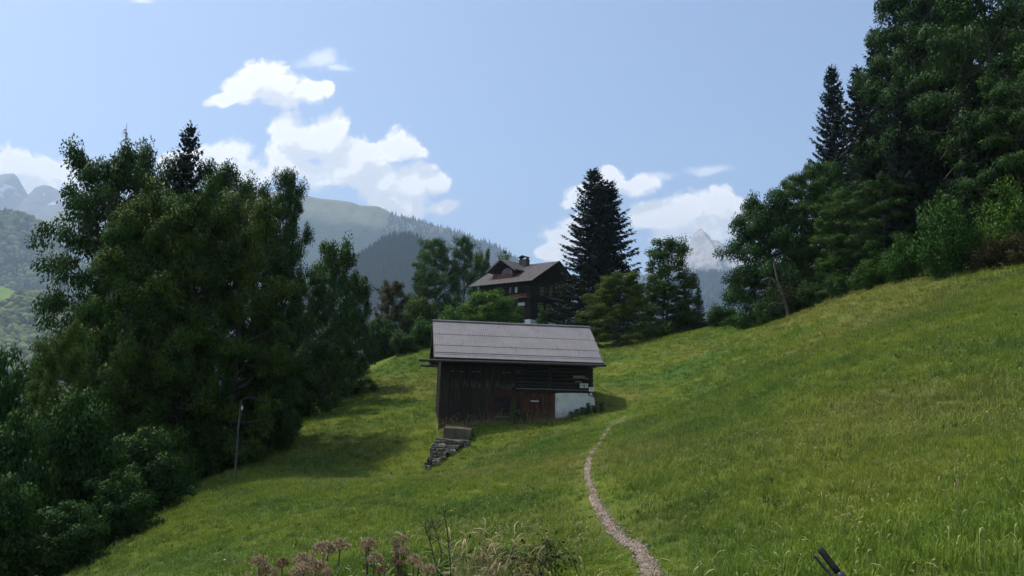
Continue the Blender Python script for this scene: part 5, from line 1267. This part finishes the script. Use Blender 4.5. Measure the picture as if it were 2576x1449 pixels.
def leafy_weed(label, x, y0, y1, wpx, back, mat='weed', name='tall_weed', conic=True, n=260):
    rng = np.random.default_rng(int(x)); s, h0 = wp(x, y0, back); h1 = wp(x, y1, back)[1]; b = barn_world(s, back, h0); b[2] = min(b[2], Zs(b[0], b[1]))-.03; H = barn_world(s, back, h1)[2]-b[2]
    wd = wpx*.4831/3.9375/FPX*47
    t = thing(name, label, 'weed', b, 0); tube('stem', [(0, 0, 0), (.02, 0, H*.5), (0, 0, H)], [.015, .01, .004], stem_m, t, 6)
    z = rng.random(n)**.8; a = rng.uniform(0, 6.28, n); rr = wd*(1.1-z if conic else .8)*rng.random(n)**.5
    c = np.stack([np.cos(a)*rr, np.sin(a)*rr, z*H], 1); dd = np.stack([np.cos(a), np.sin(a), rng.uniform(-.5, .3, n)], 1)
    V, F, r = leaf_quads(c, dd, rng.normal(0, .4, (n, 3))+[0, 0, 1], np.full(n, .18), np.full(n, .065), rng); obj('leaves', mesh_np('leaves', V, F, (LEAF[mat],), False, {'rnd': r}), t)
leafy_weed('tall conical green weed in front of the slatted barn opening', 870, 960, 745, 48, -.5, n=620)
leafy_weed('shorter green weed right of the conical one at the barn door', 962, 960, 850, 26, -.5)
for i, (x, y0, y1, w) in enumerate([(1345, 930, 872, 22), (1385, 915, 850, 26), (1440, 895, 835, 34), (1485, 870, 800, 22), (1530, 860, 820, 34), (1590, 850, 790, 20)]):
    leafy_weed(['low nettle against the lower white barn wall', 'nettle clump in the middle of the white barn wall foot', 'bushy nettle clump under the sloping white wall edge', 'thin nettle rising highest before the white wall', 'nettle clump at the outer corner of the white wall', 'grey grass-like weed in the barn shadow by the corner'][i], x, y0, y1, w, -.5-.1*i, 'weed', 'nettle', False, 240)
leafy_weed('ivy-like weed hanging over the concrete block', 515, 1100, 1040, 36, -1.6, 'weed', 'ground_weed', False, 200)

# ------------------------------------------------------------------ meadow grass
def mat_blade(name, k, dry=False):
    m, nt = new_mat(name)
    if dry: col = nt.mix(nt.n('ShaderNodeObjectInfo').outputs['Random'], (.24, .19, .085), (.44, .37, .21))
    else:
        col, fine, pos = grass_color(nt, k)
        col = nt.mix(1.0, col, nt.ramp(nt.n('ShaderNodeObjectInfo').outputs['Random'], [(0, (.50, .58, .62)), (.35, (.82, .86, .86)), (.75, (1, 1, 1)), (1, (1., .97, .85))]), 'MULTIPLY')
    pr = principled(nt, col, .6, .06); tr = nt.n('ShaderNodeBsdfTranslucent'); nt.put(tr.inputs[0], col)
    mx = nt.n('ShaderNodeMixShader'); mx.inputs[0].default_value = .3; nt.t.links.new(pr, mx.inputs[1]); nt.t.links.new(tr.outputs[0], mx.inputs[2]); finish(nt, mx.outputs[0]); return m
blade_m = mat_blade('grass_blades', 1.7); dry_m = mat_blade('dry_grass', 1, True); straw_m, nt = new_mat('pale_green_blade'); finish(nt, principled(nt, nt.mix(nt.n('ShaderNodeObjectInfo').outputs['Random'], (.15, .17, .05), (.33, .31, .13)), .7, .1))
def tuft(seed, n, h, spread, w, m, lean=.6):
    rng = np.random.default_rng(seed); V = []; F = []
    for i in range(n):
        a = rng.uniform(0, 6.28); rr = spread*math.sqrt(rng.random()); x, y = rr*math.cos(a), rr*math.sin(a); az = rng.uniform(0, 6.28)
        L = h*rng.uniform(.55, 1.15); ln = lean*rng.uniform(.3, 1.3); d = np.array([math.cos(az), math.sin(az)]); s = np.array([-d[1], d[0]])*w*rng.uniform(.6, 1.2)
        p = [(x, y, -.03), (x+d[0]*L*ln*.25, y+d[1]*L*ln*.25, L*.55), (x+d[0]*L*ln*.8, y+d[1]*L*ln*.8, L*(.95-.25*ln))]
        b = len(V)
        for q, k in ((p[0], 1), (p[1], .8)): V += [(q[0]-s[0]*k, q[1]-s[1]*k, q[2]), (q[0]+s[0]*k, q[1]+s[1]*k, q[2])]
        V.append(p[2]); F += [(b, b+1, b+3, b+2), (b+2, b+3, b+4)]
    return bpy.data.objects.new('tuft', mesh_np('tuft', V, F, (m,)))
def stalks(seed, n, h, m):
    rng = np.random.default_rng(seed); V = []; F = []
    for i in range(n):
        x, y = rng.normal(0, .12, 2); az = rng.uniform(0, 6.28); L = h*rng.uniform(.6, 1.2); d = np.array([math.cos(az), math.sin(az)]); s = np.array([-d[1], d[0]])
        pr = [(0, 0, .004), (.08, .5, .003), (.2, .85, .003), (.3, .95, .011), (.44, .97, .009), (.52, .92, .001)]; b = len(V)
        for o_, z_, w_ in pr: q = np.array([x, y])+d*o_*L; V += [(*(q-s*w_*.6), z_*L), (*(q+s*w_*.6), z_*L)]
        for k in range(5): F.append((b+2*k, b+2*k+1, b+2*k+3, b+2*k+2))
    return bpy.data.objects.new('stalk', mesh_np('stalk', V, F, (m,)))
tufts = [tuft(s, 20, .24, .16, .006, blade_m) for s in (1, 2, 3)] + [tuft(4, 22, .16, .2, .006, blade_m, .9), tuft(5, 16, .3, .12, .005, blade_m, .8)]
def in_forest(x, y):
    # everything left of the meadow edge (points along the edge of the left stand)
    e = np.array([P(*q)[:2] for q in [(20, 600, 23), (60, 578, 26), (160, 517, 33), (235, 472, 40.5), (300, 425, 55), (345, 388, 71), (395, 361, 79), (412, 352, 84)]])
    ex = np.interp(y, e[:, 1], e[:, 0]); return x < ex-.6
def scatter_pts(dens, d0, d1, seed, pathgap=.14):
    rng = np.random.default_rng(seed); area = .74*(d1**2-d0**2)+4*(d1-d0); n = int(area*dens)
    y = np.sqrt(rng.uniform(d0**2, d1**2, n)); x = rng.uniform(-1, 1, n)*(.74*y+2)
    m = path_dist(x, y) > pathgap*rng.uniform(.7, 1.5, n)
    m &= ~in_forest(x, y)
    rel = np.stack([x, y], 1)-BA[:2]; s = rel@bx_dir[:2]; bk = -(rel@bn[:2]); m &= ~((s > -.1) & (s < BL+.1) & (bk > -.1) & (bk < BW+.2))
    m &= ~((x > 24) & (Z(x, y) > 10.6))
    x, y = x[m], y[m]; return x, y, Z(x, y)
def grass(name, dens, d0, d1, seed, smin, smax, protos, label, gap=.14, wide=1.0):
    x, y, z = scatter_pts(dens, d0, d1, seed, gap); n = len(x); r = np.random.default_rng(seed+50)
    near = np.clip(path_dist(x, y)/.9, .45, 1)                     # trodden shorter beside the path
    patch = .75+.9*np.clip(fbm(x*.12, y*.12, 3, 77)+.35, 0, 1)
    s = r.uniform(smin, smax, n)*patch; rot = np.stack([r.normal(0, .16, n), r.normal(0, .16, n), r.uniform(0, 6.28, n)], 1)
    gn_scatter(name, np.stack([x, y, z], 1), rot, np.stack([s*wide, s*wide, s*near], 1), protos, label=label, category='grass')
grass('grass_near', 85, 1.2, 14, 1, .36, .7, tufts, 'long green meadow grass in the foreground')
grass('grass_middle', 22, 14, 40, 2, .6, .95, tufts, 'green meadow grass round the path and below the barn', .3, 1.5)
grass('grass_far', 6, 40, 105, 3, .6, 1.0, tufts, 'green meadow grass behind the barn and up the slope', .55, 2.4)
sp = [stalks(1, 3, .30, dry_m), stalks(2, 4, .28, straw_m), stalks(3, 5, .24, straw_m), stalks(4, 4, .22, straw_m)]
grass('grass_stalks', 7.5, 4, 50, 4, .55, 1.05, sp, 'pale dry seed stalks scattered over the meadow', .4)
herb_m, nt = new_mat('meadow_herb'); finish(nt, principled(nt, nt.mix(nt.n('ShaderNodeObjectInfo').outputs['Random'], (.045, .085, .020), (.090, .135, .034)), .6, .12))
grass('meadow_herbs', 2.0, 11, 46, 14, .5, 1.0, [tuft(21, 9, .15, .10, .018, herb_m, 1.1), tuft(22, 12, .11, .16, .014, herb_m, 1.2)], 'dark broad-leaved herbs clumped between the grass', .3)
# dead grass along the barn foot and a straw clump in the foreground
def dry_strip():
    r = np.random.default_rng(3); s = r.uniform(-.2, BL*.86, 230); b = -r.uniform(.15, .75, 230); w = [barn_world(a, c, 0) for a, c in zip(s, b)]; x = np.array([q[0] for q in w]); y = np.array([q[1] for q in w])
    c = P(475, 560, 8.6); x = np.concatenate([x, c[0]+r.normal(0, .22, 60)]); y = np.concatenate([y, c[1]+r.normal(0, .3, 60)])
    n = len(x); k = r.uniform(.8, 1.5, n); k[-60:] *= .95
    gn_scatter('dry_grass', np.stack([x, y, Z(x, y)], 1), np.stack([r.normal(0, .2, n), r.normal(0, .2, n), r.uniform(0, 6.28, n)], 1), np.stack([k, k, k], 1), [tuft(11, 16, .32, .15, .006, dry_m, .9), stalks(12, 6, .6, dry_m)], label='dead straw-coloured grass along the foot of the barn wall', category='grass')
dry_strip()
# small meadow flowers
def flower_proto(m, seed, head=.015):
    V, F = tube_np([(0, 0, 0), (.01, 0, .2), (.0, .01, .36)], [.003, .003, .002], 3); b = len(V)
    ring = [(head*math.cos(a), head*math.sin(a)+.01, .37+(.008 if i % 2 else 0)) for i, a in enumerate(np.linspace(0, 6.28, 11)[:-1])]
    V = np.vstack([V, ring, [(0, .01, .385)]]); F = [tuple(f) for f in F] + [(b+i, b+(i+1) % 10, b+10) for i in range(10)]
    me = mesh_np('flower', V, F, (stem_m, m)); 
    for p in me.polygons:
        if len(p.vertices) == 3: p.material_index = 1
    return bpy.data.objects.new('flower', me)
fw = flower_proto(mat_noise('petal_white', [(0, (.6, .6, .55)), (1, (.75, .75, .7))], 9), 1); fy = flower_proto(mat_noise('petal_yellow', [(0, (.6, .42, .03)), (1, (.7, .5, .05))], 9), 2); fb = flower_proto(mat_noise('petal_brown', [(0, (.09, .05, .03)), (1, (.16, .10, .06))], 9), 3, .022)
x, y, z = scatter_pts(.16, 7, 48, 9, .5); n = len(x); r = np.random.default_rng(4); k = r.uniform(.7, 1.25, n)
gn_scatter('meadow_flowers', np.stack([x, y, z], 1), np.stack([r.normal(0, .2, n), r.normal(0, .2, n), r.uniform(0, 6, n)], 1), np.stack([k, k, k], 1), [fw, fb, fy], label='tiny white, yellow and brown flower heads dotted in the grass', category='flowers')
# loose gravel on the path
def gravel():
    r = np.random.default_rng(6); n = 4500; t = r.random(n)**1.6*(len(path_xy)-2); i = t.astype(int); p = path_xy[i]*(1-(t-i))[:, None]+path_xy[i+1]*(t-i)[:, None]; off = r.normal(0, .06, (n, 2)); p = p+off
    pr = []
    for sd in range(3):
        bm = bmesh.new(); bmesh.ops.create_icosphere(bm, subdivisions=1, radius=.014); q = random.Random(sd)
        for v in bm.verts: v.co = Vector((v.co.x*q.uniform(.7, 1.3), v.co.y*q.uniform(.7, 1.3), v.co.z*q.uniform(.4, .8)))
        me = bpy.data.meshes.new('pebble'); bm.to_mesh(me); bm.free(); me.materials.append(pm_stone); pr.append(bpy.data.objects.new('pebble', me))
    k = r.uniform(.6, 1.8, n); gn_scatter('gravel', np.stack([p[:, 0], p[:, 1], Z(p[:, 0], p[:, 1])+.035], 1), np.stack([r.uniform(0, 6, n)]*3, 1), np.stack([k, k, k], 1), pr, label='small loose pebbles strewn along the footpath', category='gravel')
pm_stone, nt = new_mat('pebble'); finish(nt, principled(nt, nt.mix(nt.n('ShaderNodeObjectInfo').outputs['Random'], (.18, .125, .085), (.44, .36, .29)), .9, .15))
gravel()
